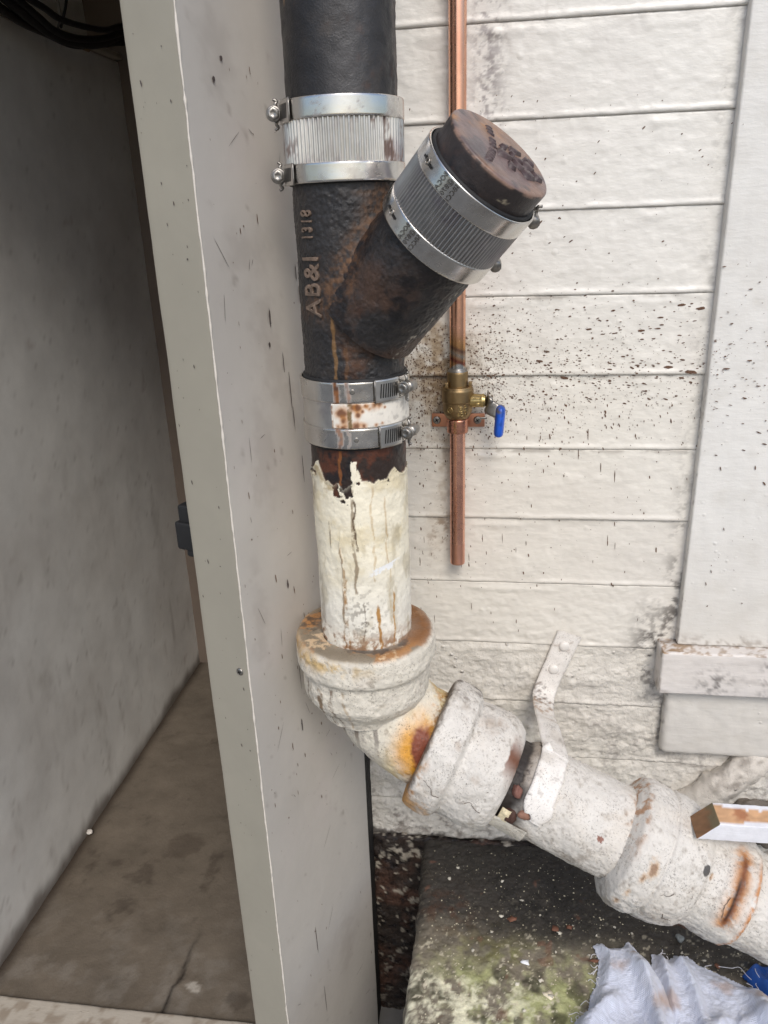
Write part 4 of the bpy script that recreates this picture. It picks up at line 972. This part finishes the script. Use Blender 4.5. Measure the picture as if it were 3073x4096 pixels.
# ================================================================== COPPER LINE
CX, CY = -.0485, -.026
FCu = frame((CX, CY, 0), (0, 0, 1), (0, -1, 0))
COPPER = lin(236, 182, 154)
def cu_col(P, S, A):
    n = fbm(P, 18, 4, 300, stretch=(1, 1, .15)); c = np.broadcast_to(COPPER, P.shape).copy()
    c = mixc(c, lin(196, 132, 102), .5*sstep(0, .7, n)); c = mixc(c, lin(224, 160, 130), .5*sstep(.1, .8, fbm(P, 60, 3, 301, stretch=(1, 1, .05))))
    q = S+.004*np.sin(A*1.3)
    c = mixc(c, lin(196, 150, 92), .8*sstep(.915, .888, q)); c = mixc(c, lin(92, 70, 80), .7*np.exp(-((q-.884)/.0035)**2)); c = mixc(c, lin(150, 158, 160), .7*np.exp(-((q-.877)/.004)**2)); c = mixc(c, lin(128, 66, 70), .85*np.exp(-((q-.868)/.004)**2))
    sol = sstep(.8630, .8600, S-.003*np.cos((A-.15)*2.2))
    c = mixc(c, lin(196, 198, 196), sol*(S < .87))
    return c, .26+.06*n, np.ones(S.shape)
cu1 = thing('upper_copper_pipe', 'shiny copper pipe rising behind the wye, soldered into the valve', 'pipe', (CX, CY, .84))
lathe('pipe_barrel', FCu, [(.84, .0111), (2.05, .0111)], M_copper, cu1, nu=48, ds=.0015, color=cu_col)
def cu2_col(P, S, A):
    n = fbm(P, 18, 4, 305, stretch=(1, 1, .15)); c = np.broadcast_to(lin(236, 182, 160), P.shape).copy(); c = mixc(c, lin(200, 140, 116), .45*sstep(0, .7, n))
    c = mixc(c, lin(224, 168, 146), .7*sstep(.593, .590, S)); r = .25+.05*n+.12*sstep(.593, .590, S)
    return c, r, np.ones(S.shape)
cu2 = thing('lower_copper_pipe', 'copper pipe stub hanging open below the blue-handled valve', 'pipe', (CX, CY, .558))
lathe('pipe_barrel', FCu, [(.566, .0092), (.558, .0094), (.558, .0107), (.5595, .0111), (.800, .0111)], M_copper, cu2, nu=48, ds=.0015, color=cu2_col)
lathe('bore', FCu, [(.5585, .0094), (.60, .0094), (.60, .0001)], M_slot, cu2, nu=24, ds=.01)

valve = thing('ball_valve', 'brass ball valve with blue lever handle on the copper line', 'valve', (CX, CY, .79))
body = lathe('valve_body', FCu, [(.7845, .0120), (.7870, .0160), (.7925, .0195), (.798, .0210), (.8100, .0213), (.8112, .0226), (.8275, .0228), (.8290, .0220), (.8292, .0211), (.8310, .0213), (.8322, .0205), (.8322, .0150)], M_brass, valve, nu=64, ds=.001, smooth=1)
lathe('end_socket', FCu, [(.8315, .0150), (.8518, .0148), (.8530, .0142), (.8530, .0112)], M_brass, valve, nu=48, ds=.002)
lathe('solder_ring', FCu, [(.8522, .0140), (.8545, .0136), (.8560, .0118), (.858, .0112)], M_steeldark, valve, nu=40, ds=.001)
for a in (-.95, 1.35):
    C = onf(FCu, np.array(.8355), np.array(.0183), np.array(a)); rbox('lug', C-np.array([.0024, .0024, .0040]), C+np.array([.0024, .0024, .0036]), .0008, M_brass, valve)
FS = frame((CX, CY-.001, .8115), (1, -.12, .02), (0, -1, 0))
stem = lathe('stem_housing', FS, [(.012, .0098), (.034, .0092), (.0365, .0096), (.0378, .0090)], M_brass_bright, valve, nu=40, ds=.002)
C = onf(FS, np.array(.030), np.array(.0095), np.array(.45)); rbox('stop_peg', C-np.array([.0026, .0015, .0028]), C+np.array([.0026, .003, .0028]), .001, M_brass_bright, valve)
hexhead('packing_nut', onf(FS, np.array(.037), np.array(0.), np.array(0.)), FS['A'], .0088, .0035, M_brass_bright, valve)
hexhead('handle_nut', onf(FS, np.array(.0445), np.array(0.), np.array(0.)), FS['A'], .0062, .0050, M_steeldark, valve, (0, .3, 1))
# lever: bent steel plate, then the blue grip
LV = catmull([(-.0062, -.0215, .8185), (-.0058, -.034, .8120), (-.0040, -.041, .8060), (.0040, -.0455, .8020), (.0105, -.047, .7990)], 6)
ribbon('lever_plate', LV, np.interp(np.linspace(0, 1, len(LV)), [0, .4, 1], [.016, .021, .019]), np.tile([.05, .35, 1.0], (len(LV), 1)), .0022, M_steeldark, valve, nw=8)
rbox('lever_tab', (-.0165, -.0395, .7872), (-.0065, -.0375, .7902), .0008, M_steeldark, valve)
def gr_col(V, S, A):
    c = np.broadcast_to(lin(30, 88, 196), V.shape).copy(); n = fbm(V, 120, 3, 310)
    c = mixc(c, lin(96, 90, 84), .9*sstep(.30, .42, n)*sstep(.7985, .802, V[..., 2])); c = mixc(c, lin(20, 40, 90), .5*sstep(.3, .6, fbm(V, 60, 3, 311))); return c, .32
GR = catmull([(.0125, -.050, .8105), (.0120, -.0515, .800), (.0108, -.0525, .785), (.0098, -.0525, .7725), (.0096, -.0520, .7655)], 10)
g = tube('handle_grip', GR, .0068*np.sqrt(np.clip(1-np.abs(np.linspace(-1, 1, len(GR)))**6, .02, 1)), M_blue, valve, 20, col=gr_col)
for v in g.data.vertices:
    d = v.co.y-(-.0515-CY); v.co.y += d*.75
# cast marks on the body
def body_text(s, size, z0, a, ang=-math.pi/2, R=.0213, parent=body, m=M_brass_bright, fr=FCu, e=.0004):
    V, F = text_mesh(s, size, e, .00015, 1.05); V[:, 1] -= V[:, 1].mean()
    ca, sa = math.cos(ang), math.sin(ang); u = V[:, 0]*ca-V[:, 1]*sa; v = V[:, 0]*sa+V[:, 1]*ca
    return mk('raised_lettering', onf(fr, z0+v, R+V[:, 2], a+u/R), F, m, parent, smooth=False)
body_text('cUPC', .0062, .8085, .62); body_text('US', .0036, .7970, .10); body_text('c', .0036, .8085, .12)
def ringmark(z0, a, r, R=.0214):
    q = np.linspace(0, 2*math.pi, 20); tube('raised_ring', onf(FCu, z0+r*np.sin(q), np.full(20, R), a+r*np.cos(q)/R), .0005, M_brass_bright, body, 6, e0=(0, -1, .1), cap=False)
ringmark(.8015, -.48, .0038); ringmark(.8030, .26, .0034); ringmark(.7955, .32, .0021)
body_text('UL', .0034, .8032, -.50, -math.pi/2); body_text('SA', .0030, .8048, .26, -math.pi/2)
# copper tube strap with two screws
ts = thing('copper_tube_strap', 'copper two-hole strap holding the pipe under the valve', 'pipe strap', (CX, 0, .776))
lathe('strap_loop', FCu, [(.7655, .0113), (.7655, .0150), (.7670, .0153), (.7835, .0155), (.7855, .0150), (.7855, .0113)], M_copper, ts, nu=48, ds=.002, color=lin(212, 152, 128), rough=.28, met=1.0)
for x0, x1 in ((-.087, -.058), (-.040, -.010)):
    rbox('strap_tab', (x0, -.0085, .7680), (x1, -.0062, .7880), .0011, M_copper, ts, col=lin(204, 146, 118), rough=.32, met=1.0)
for x0 in (-.0795, -.0205): phillips(ts, (x0, -.0085, .7782), (0, -1, .03), .0058)
body_text('NIBCO', .0054, .7833, -.18, -math.pi/2, .0156, [o for o in ts.children if o.name.startswith('strap_loop')][0], M_copper_l if False else M_brass, FCu, .0003)

# ================================================================== WOODEN BATTEN, lower right
def bat_shear(V):
    V = V.copy(); k = sstep(.45, .28, V[:, 0]); top = (V[:, 2]-.352)/.024
    V[:, 0] += top*.024*sstep(.33, .27, V[:, 0]); return V
def bat_col(V, N):
    n = fbm(V, 90, 4, 320, stretch=(.35, 1, 1)); n2 = fbm(V, 260, 3, 321, stretch=(.3, 1, 1))
    c = np.broadcast_to(lin(226, 226, 230), V.shape).copy()
    top = N[:, 2] > .6; w_ = (V[:, 1]+.331)/.0185
    raw = top*(w_+.25*n < .62)*(w_+.30*n > -.72)
    c = np.where((raw > .5)[:, None], lin(200, 158, 120)*(1+.2*n2[:, None]), c)
    c = mixc(c, lin(150, 86, 56), .7*raw*blob(V, (.305, -.33, .376), (.008, .012, .02), 322, 90, .5, .3))
    endf = N[:, 0] < -.3
    e = np.broadcast_to(lin(124, 92, 66), V.shape)*(1+.25*fbm(V, 300, 2, 323)[:, None]); e = mixc(e, lin(104, 98, 76), .8*sstep(.0018, .006, V[:, 2]-.366+.004*n))
    c = np.where(endf[:, None], e, c)
    return c, .55
bat = rbox('wooden_batten', (.250, -.3495, .352), (1.15, -.3125, .376), .0012, M_wood, None, step=.0022 if False else .004, col=bat_col, shear=bat_shear, disp=lambda V: .0003*fbm(V, 200, 3, 324), loc=(.7, -.331, .352))
tag(bat, 'cut wooden batten with chipped white paint across the lower right', 'wood batten')

# lump of painted mortar under the sill
def mortar(V0):
    return None
stub = tube('painted_pipe_stub', catmull([(.452, .012, .235), (.425, -.010, .205), (.385, -.020, .165), (.345, -.018, .125), (.315, .004, .09)], 14), .026, M_wall_rough, None, 48, loc=(.385, 0, .16),
            col=lambda V, S, A: (mixc(np.broadcast_to(lin(206, 199, 189), V.shape).copy(), lin(110, 100, 90), .6*sstep(.0, .8, fbm(V, 40, 4, 400)+.6*sstep(.14, .10, V[..., 2]))), .5),
            disp=lambda V, S, A: .004*fbm(V, 30, 4, 401)+.0015*fbm(V, 110, 3, 402))
tag(stub, 'lumpy painted pipe stub slanting against the wall under the window apron', 'pipe stub')
for C, r, sd, lb in (((.325, -.004, .085), (.06, .016, .035), 5, 'low crusted mortar patch on the wall behind the batten end'), ((.46, -.010, .08), (.06, .025, .05), 6, 'dark crumbly mortar patch at the right edge below the batten')):
    lump('mortar_patch', C, r, M_wall_rough, lin(186, 178, 168) if sd != 6 else lin(110, 102, 94), sd, lb, 'mortar', sub=5)

# ================================================================== RAG AND GLOVE
def inpoly(x, y, poly):
    r = np.zeros(x.shape, bool); n = len(poly)
    for i in range(n):
        (x1, y1), (x2, y2) = poly[i], poly[(i+1) % n]
        with np.errstate(divide='ignore', invalid='ignore'):
            r ^= ((y1 > y) != (y2 > y)) & (x < (x2-x1)*(y-y1)/(y2-y1)+x1)
    return r
def edged(x, y, poly):
    d = np.full(x.shape, 9.)
    for i in range(len(poly)):
        a = np.array(poly[i]); b = np.array(poly[(i+1) % len(poly)]); ab = b-a
        t = np.clip(((x-a[0])*ab[0]+(y-a[1])*ab[1])/(ab@ab), 0, 1)
        d = np.minimum(d, np.hypot(x-a[0]-t*ab[0], y-a[1]-t*ab[1]))
    return d
LF = [(.166, -.211), (.173, -.205), (.181, -.203), (.187, -.210), (.193, -.213), (.21, -.209), (.222, -.195), (.231, -.213), (.251, -.24), (.265, -.271), (.272, -.310), (.268, -.40), (.25, -.46), (.10, -.46), (.098, -.38), (.12, -.347), (.135, -.326), (.148, -.315), (.154, -.292), (.163, -.276), (.168, -.253), (.173, -.234)]
RF = [(.245, -.250), (.252, -.217), (.267, -.213), (.276, -.223), (.285, -.214), (.306, -.212), (.32, -.224), (.342, -.235), (.38, -.254), (.391, -.251), (.402, -.258), (.43, -.28), (.46, -.33), (.45, -.46), (.25, -.46), (.255, -.33)]
rag = thing('cleaning_rag', 'crumpled white woven cotton rag lying on the concrete, bottom right', 'rag', (.27, -.34, 0))
def rag_col(P):
    n = fbm(P, 30, 4, 332); c = np.broadcast_to(lin(196, 201, 216), P.shape).copy()
    c = mixc(c, lin(186, 186, 194), .4*sstep(0, .7, n))
    for q, r in (((.345, -.262), .014), ((.262, -.295), .016), ((.245, -.31), .014), ((.395, -.285), .02), ((.222, -.235), .005), ((.20, -.255), .012)):
        c = mixc(c, lin(168, 142, 124), .65*sstep(1.3, .2, np.hypot(P[..., 0]-q[0], P[..., 1]-q[1])/r+.5*fbm(P, 70, 3, 333)))
    return c
def flap(name, poly, hfun, x0, x1, y0, y1, st=.0013):
    xs, ys = np.arange(x0, x1, st), np.arange(y0, y1, st); X, Y = np.meshgrid(xs, ys)
    P = np.stack([X, Y, 0*X], -1)
    jx = X+.0009*fbm(P, 170, 3, 330); jy = Y+.0009*fbm(P, 170, 3, 331)
    ins = inpoly(jx, jy, poly); d = edged(X, Y, poly)
    Z = slab_z(X, Y)+.003+hfun(X, Y, P)*sstep(0, .018, d)+.0008*fbm(P, 80, 3, 334)
    P[..., 2] = Z
    F = gridfaces(*X.shape); keep = ins.ravel()[F].all(1); F = F[keep]; used = np.unique(F); mp = np.full(X.size, -1); mp[used] = np.arange(len(used))
    o = mk(name, P.reshape(-1, 3)[used], mp[F], M_cloth, rag, rag_col(P).reshape(-1, 3)[used], .95)
    md = o.modifiers.new('thickness', 'SOLIDIFY'); md.thickness = .0014; md.offset = -1
    return o
def ridge(X, Y, a, b, w, h, k=1.0):
    a = np.array(a); b = np.array(b); ab = b-a; L = np.linalg.norm(ab); t = ((X-a[0])*ab[0]+(Y-a[1])*ab[1])/L**2
    bow = .012*k*np.sin(np.clip(t, 0, 1)*math.pi)
    dd = ((X-a[0])*(-ab[1])+(Y-a[1])*ab[0])/L-bow
    return h*np.exp(-(dd/w)**2)*sstep(-.15, .2, t)*sstep(1.3, .9, t)
def h_left(X, Y, P):
    return .012+.006*fbm(P, 16, 2, 335)+ridge(X, Y, (.222, -.24), (.235, -.40), .010, .020)+ridge(X, Y, (.19, -.30), (.13, -.40), .014, .018, -1)+ridge(X, Y, (.255, -.26), (.268, -.33), .008, .010, .3)-.006*np.exp(-(((X-.21)/.012)**2+((Y+.31)/.04)**2))
def h_right(X, Y, P):
    return .008+.005*fbm(P, 18, 2, 336)+ridge(X, Y, (.285, -.22), (.300, -.34), .009, .014, .6)+ridge(X, Y, (.33, -.31), (.30, -.42), .011, .016, -1)+ridge(X, Y, (.385, -.27), (.37, -.42), .014, .026, .6)+ridge(X, Y, (.345, -.325), (.40, -.33), .012, .010, 1)+ridge(X, Y, (.262, -.222), (.266, -.3), .007, .010, .2)
flap('rag_flap', RF, h_right, .24, .47, -.46, -.205); flap('rag_flap', LF, lambda X, Y, P: h_left(X, Y, P)+.004, .09, .28, -.46, -.19)
def threads(poly, n, idx):
    for k in range(n):
        i = rng.choice(idx); a = np.array(poly[i]); b = np.array(poly[(i+1) % len(poly)]); q = a+(b-a)*rng.random(); e = (b-a)/np.linalg.norm(b-a); nn = np.array([-e[1], e[0]])
        ln = .004+.008*rng.random(); z = .006+.004*rng.random()
        p = [(q[0]-nn[0]*s*0+nn[0]*ln*s+e[0]*.004*math.sin(s*4+k), q[1]+nn[1]*ln*s+e[1]*.004*math.sin(s*4+k), z*(1-s*.7)) for s in (0, .35, .7, 1)]
        yield catmull(p, 4)
allp = list(threads(LF[::-1], 12, list(range(0, 11))))+list(threads(LF, 14, list(range(12, 22))))+list(threads(RF[::-1], 8, list(range(3, 14))))
allp.append(catmull([(.345, -.232, .008), (.362, -.236, .012), (.374, -.232, .01), (.380, -.246, .012), (.384, -.254, .014)], 8)); allp.append(catmull([(.392, -.240, .02), (.391, -.247, .022), (.394, -.254, .02)], 6))
Vt, Ft = [], []
for p in allp:
    T, E, Fv = pathframes(p, (0, .2, 1)); a = np.linspace(0, 2*math.pi, 5, endpoint=False); b0 = sum(len(v) for v in Vt)
    Vt.append((p[:, None]+.00045*(np.cos(a)[None, :, None]*E[:, None]+np.sin(a)[None, :, None]*Fv[:, None])).reshape(-1, 3)); Ft.append(gridfaces(len(p), 5, True)+b0)
tag(mk('frayed_threads', np.concatenate(Vt), np.concatenate(Ft), M_cloth, rag, lin(214, 214, 220), .95), kind='stuff')
GP = [(.376, -.237), (.388, -.226), (.40, -.218), (.43, -.214), (.47, -.24), (.47, -.30), (.42, -.30), (.401, -.275), (.392, -.262), (.383, -.25)]
X, Y = np.meshgrid(np.arange(.37, .48, .0015), np.arange(-.31, -.21, .0015)); P = np.stack([X, Y, 0*X], -1); d = edged(X, Y, GP)
P[..., 2] = slab_z(X, Y)+.002+sstep(0, .010, d)*(.016+.012*fbm(P, 26, 3, 340)); F = gridfaces(*X.shape); keep = inpoly(X, Y, GP).ravel()[F].all(1); F = F[keep]; used = np.unique(F); mp = np.full(X.size, -1); mp[used] = np.arange(len(used))
gl = mk('blue_glove', P.reshape(-1, 3)[used], mp[F], M_glove, None, loc=(.42, -.25, 0)); md = gl.modifiers.new('thickness', 'SOLIDIFY'); md.thickness = .0012
tag(gl, 'crumpled blue rubber glove at the right edge beside the rag', 'glove')

# ================================================================== CHIPS AND GRIT ON THE CONCRETE
def chip(x, y, r, colr, seed, label, cat, group=None, name='paint_chip', z=None):
    k = np.random.default_rng(seed); n = 9; a = np.linspace(0, 2*math.pi, n, endpoint=False); rr = r*(.35+.85*k.random(n)); rot = k.random()*6
    el = .4+.45*k.random(); X = x+rr*np.cos(a+rot); Y = y+el*rr*np.sin(a+rot); zb = slab_z(np.array([x]), np.array([y]))[0] if z is None else z
    t = k.normal(0, .18, 2); top = zb+.0022+t[0]*(X-x)+t[1]*(Y-y); h = .0011+.0012*k.random()
    V = np.concatenate([np.stack([X, Y, top-.0016], -1), np.stack([X, Y, top+h*.3], -1), [[x, y, zb+.0022+h]]])
    F = [[i, (i+1) % n, n+(i+1) % n] for i in range(n)]+[[i, n+(i+1) % n, n+i] for i in range(n)]+[[n+i, n+(i+1) % n, 2*n] for i in range(n)]
    o = mk(name, V, F, M_chip, None, colr, .65, smooth=False, loc=(x, y, zb)); tag(o, label, cat, group); return o
wl = lin(216, 210, 194)
for k, (x, y, r) in enumerate(((.028, -.168, .006), (.118, -.192, .006), (.013, -.20, .0045), (.062, -.130, .005), (-.015, -.235, .004), (.085, -.276, .005), (.05, -.285, .006), (.098, -.30, .008), (.030, -.095, .005), (-.06, -.10, .006), (-.045, -.075, .007), (.16, -.225, .003), (.175, -.19, .003), (.14, -.175, .0025), (.09, -.16, .003), (.205, -.17, .003), (.30, -.205, .004), (.33, -.215, .004), (.23, -.18, .003), (.06, -.325, .0055), (.006, -.32, .004), (.11, -.225, .0035))):
    chip(x, y, r*.72, wl*(.55+.35*rng.random()), 500+k, 'small pale paint chip lying on the stained concrete', 'paint chip', 'pale paint chips on the concrete')
chip(.095, -.298, .013, lin(222, 212, 188), 541, 'largest cream flaked paint patch on the mossy concrete, left of the rag', 'paint chip')
for (x, y, r), lb in zip(((.045, -.172, .011), (.112, -.186, .011), (.135, -.178, .006), (.165, -.235, .009), (.348, -.222, .006)), ('brick-red chip between white flakes on the dark concrete', 'brick-red chip beside a white flake, under the drain', 'small reddish chip under the drain, right of the white flake', 'reddish crumb lump on the concrete touching the rag', 'thin reddish chip between rag and glove')):
    chip(x, y, r, lin(112, 76, 60), int(1000*x)+600, lb, 'brick chip', name='brick_chip')
o = chip(.062, -.247, .008, lin(228, 230, 234), 700, 'thin white splinter upright on the mossy concrete', 'splinter', name='white_splinter')
lump('pebble', (.30, -.185, .004), (.006, .006, .005), M_chip, lin(120, 124, 122), 9, 'grey pebble under the lower drain fitting', 'pebble')
n = 1500; px = rng.uniform(-.09, .5, n); py = rng.uniform(-.50, -.03, n); pz = slab_z(px, py)+.0022; r = .0004+.0011*rng.random(n)**3; an = rng.random(n)*6.28
U = np.stack([np.cos(an), np.sin(an), 0*an], -1); Vv = np.stack([-np.sin(an), np.cos(an), 0*an], -1)
M_grit = mat('pale_grit', bump=(), color=tuple(lin(196, 188, 164)), rough=.8, tint=(90, .5))
splats('grit', np.stack([px, py, pz], -1), U, Vv, r*1.2, r, M_grit, n=5)
XF = lambda V: CAM0 + (V-CAM0)*KP
pc_ = lump('plaster_crumb', (-.731, -.064, .004), (.0055, .005, .004), M_chip, lin(196, 190, 182), 12, 'white plaster crumb on the passage floor by the wall', 'crumb')

# ================================================================== CABLES in the passage
def cable(pts, r, colr, label):
    o = tube('cable', catmull(pts, 10), r, M_cable, None, 10, col=lin(*colr), rough=.5, loc=pts[0]); tag(o, label, 'cable', 'cables along the passage ledge'); return o
BK = (24, 23, 24)
cable([(-.69, .0, 1.385), (-.69, .086, 1.366), (-.69, .125, 1.357), (-.69, .162, 1.350), (-.69, .215, 1.343), (-.69, .274, 1.345), (-.69, .357, 1.357), (-.69, .45, 1.386), (-.69, .53, 1.41)], .0085, BK, 'thickest black cable of the bundle sagging along the passage wall')
cable([(-.675, .02, 1.385), (-.68, .103, 1.366), (-.68, .148, 1.355), (-.68, .193, 1.345), (-.68, .256, 1.346), (-.68, .35, 1.362), (-.68, .45, 1.390), (-.68, .53, 1.41)], .0055, BK, 'thin black cable joining the bundle from above')
cable([(-.66, .02, 1.372), (-.66, .101, 1.364), (-.66, .137, 1.361), (-.66, .177, 1.356), (-.66, .248, 1.360), (-.66, .329, 1.370), (-.66, .387, 1.386), (-.66, .52, 1.42)], .0048, BK, 'black cable bowing in front of the bundle')
cable([(-.66, .215, 1.42), (-.66, .207, 1.387), (-.66, .190, 1.362), (-.672, .20, 1.350)], .0022, (30, 28, 28), 'thin black wire dropping straight down onto the bundle')
cable([(-.70, .03, 1.365), (-.705, .13, 1.350), (-.70, .20, 1.345), (-.70, .30, 1.345), (-.70, .45, 1.375), (-.70, .53, 1.39)], .0065, (34, 31, 28), 'dark cable underneath the bundle by the ledge')
cable([(-.70, -.05, 1.375), (-.70, .10, 1.372), (-.70, .16, 1.358), (-.70, .26, 1.346), (-.70, .34, 1.345)], .0040, (134, 112, 82), 'tan wire lying against the black cable bundle')
cable([(-.668, .18, 1.42), (-.67, .20, 1.375), (-.685, .215, 1.352)], .0018, (110, 104, 96), 'thin grey wire slanting onto the cable bundle')

XF = None
# ================================================================== SPLATTER
S0 = np.array([-.11, .885])
def wall_splats():
    n = 4600
    x = np.concatenate([-.125+.415*rng.random(n)**1.3, rng.uniform(-.12, .29, 700), -.115+.13*rng.random(1100)])
    z = np.concatenate([rng.normal(.842, .052, n), rng.uniform(.50, 1.20, 700), rng.normal(.84, .06, 1100)])
    dens = np.exp(-np.maximum(0, x-.0)/.24)
    k = (rng.random(len(x)) < dens) & (z > .36) & (z < 1.28); x, z = x[k], z[k]
    d = np.stack([x-S0[0], z-S0[1]], -1); L = np.linalg.norm(d, axis=1); d = d/L[:, None]
    below = z < .80
    d[below] = d[below]*.25+np.array([.05, -1]); d += rng.normal(0, .13, d.shape); d /= np.linalg.norm(d, axis=1, keepdims=True)
    r = .00026+.00085*rng.random(len(x))**3.4; r *= np.where(z > .96, .85, 1)
    el = 1+rng.random(len(x))*np.clip(L/.12, .3, 3.0)
    y = siding_y(x, z)-.0005
    U = np.stack([d[:, 0], 0*x, d[:, 1]], -1); Vv = np.stack([-d[:, 1], 0*x, d[:, 0]], -1)
    splats('rust_splatter', np.stack([x, y, z], -1), U, Vv, r*el, r, M_splat)
    # large clots and streaks
    q = [(-.005, .842, .004, 1), (.065, .862, .005, 2), (.10, .838, .006, 1), (.075, .875, .004, 0), (.13, .905, .004, 1), (.24, .852, .006, 0), (.27, .845, .008, 0), (.20, .902, .005, 0), (.25, .935, .005, 0), (.275, .93, .006, 0), (.06, 1.045, .003, 1), (.10, 1.02, .003, 1)]
    x = np.array([a[0] for a in q]); z = np.array([a[1] for a in q]); r = np.array([a[2] for a in q])
    d = np.stack([x-S0[0], z-S0[1]], -1); d /= np.linalg.norm(d, axis=1, keepdims=True)
    splats('rust_clots', np.stack([x, siding_y(x, z)-.0006, z], -1), np.stack([d[:, 0], 0*x, d[:, 1]], -1), np.stack([-d[:, 1], 0*x, d[:, 0]], -1), r, r*.32, M_splat, n=12)
    # thin runs below
    n = 46; x = -.11+.35*rng.random(n)**1.5; z = rng.uniform(.42, .76, n); ln = .0025+.008*rng.random(n)**2.5
    splats('rust_runs', np.stack([x, siding_y(x, z)-.0007, z], -1), np.tile([.04, 0, -1.], (n, 1)), np.tile([1., 0, .04], (n, 1)), ln, np.full(n, .00032)*(1+rng.random(n)), M_splat, n=10)
    # on the casing
    n = 240; x = .292+.14*rng.random(n)**1.6; z = np.where(rng.random(n) < .75, rng.normal(.86, .05, n), rng.uniform(.48, 1.2, n)); d = np.stack([x-S0[0], z-S0[1]], -1)+rng.normal(0, .05, (n, 2)); d /= np.linalg.norm(d, axis=1, keepdims=True)
    d = np.where((z < .72)[:, None], np.array([.15, -1.])+rng.normal(0, .3, (n, 2)), d); d /= np.linalg.norm(d, axis=1, keepdims=True)
    r = .0003+.0008*rng.random(n)**3
    splats('casing_splatter', np.stack([x, 0*x-.0236, z], -1), np.stack([d[:, 0], 0*x, d[:, 1]], -1), np.stack([-d[:, 1], 0*x, d[:, 0]], -1), r*(1.5+3.5*rng.random(n)**2), r, M_splat)
    # on the panel's face and edge
    n = 200; u = rng.uniform(.008, PW-.01, n); z = np.where(rng.random(n) < .7, rng.uniform(.2, 1.25, n), rng.uniform(-.4, .6, n)); r = .0003+.0008*rng.random(n)**3; el = np.where(rng.random(n) < .5, 1+rng.random(n), 2+6*rng.random(n))
    Q = PC+u[:, None]*PU+PN*.0009+np.stack([0*z, 0*z, z], -1); dn = np.array([0, 0, -1.])
    splats('panel_specks', Q, np.tile(dn+.1*PU, (n, 1)), np.tile(PU, (n, 1)), r*el, r, M_splat)
    q = [(.105, .955, .010, .0016), (.100, .925, .003, .002), (.135, .865, .024, .0010), (.138, .83, .016, .0008), (.15, .45, .03, .0007), (.125, .90, .012, .0009), (.095, .62, .006, .0018), (.105, .48, .022, .0006), (.10, .40, .010, .0016), (.09, .0, .03, .0008), (.10, -.14, .03, .0007), (.165, 1.0, .010, .0010), (.185, 1.03, .008, .0010), (.17, .975, .010, .0009), (.15, .76, .02, .0007), (.045, 1.19, .003, .0022), (.06, 1.21, .0025, .0022)]
    a = np.array(q); Q = PC+a[:, :1]*PU+PN*.001+np.stack([0*a[:, 1], 0*a[:, 1], a[:, 1]], -1)
    splats('panel_runs', Q, np.tile(dn+.03*PU, (len(a), 1)), np.tile(PU, (len(a), 1)), a[:, 2], a[:, 3], M_splat2, n=14)
    n = 34; u = rng.uniform(.01, PW-.02, n); z = rng.uniform(-.35, 1.25, n); an = rng.normal(1.57, .7, n); ln = .004+.018*rng.random(n)**2; dl = np.cos(an)[:, None]*PU+np.sin(an)[:, None]*np.array([0, 0, 1.]); dw = -np.sin(an)[:, None]*PU+np.cos(an)[:, None]*np.array([0, 0, 1.])
    splats('panel_scratches', PC+u[:, None]*PU+PN*.0008+np.stack([0*z, 0*z, z], -1), dl, dw, ln, np.full(n, .00028), M_splat2, n=12)
    n = 60; w_ = rng.uniform(.004, .060, n); z = rng.uniform(.0, 1.3, n); r = .0003+.0006*rng.random(n)**2
    Q = PC-w_[:, None]*PN-PU*.0009+np.stack([0*z, 0*z, z], -1)
    splats('panel_edge_specks', Q, np.tile(dn+.15*PN, (n, 1)), np.tile(PN, (n, 1)), r*(1+3*rng.random(n)**2), r, M_splat2)
wall_splats()
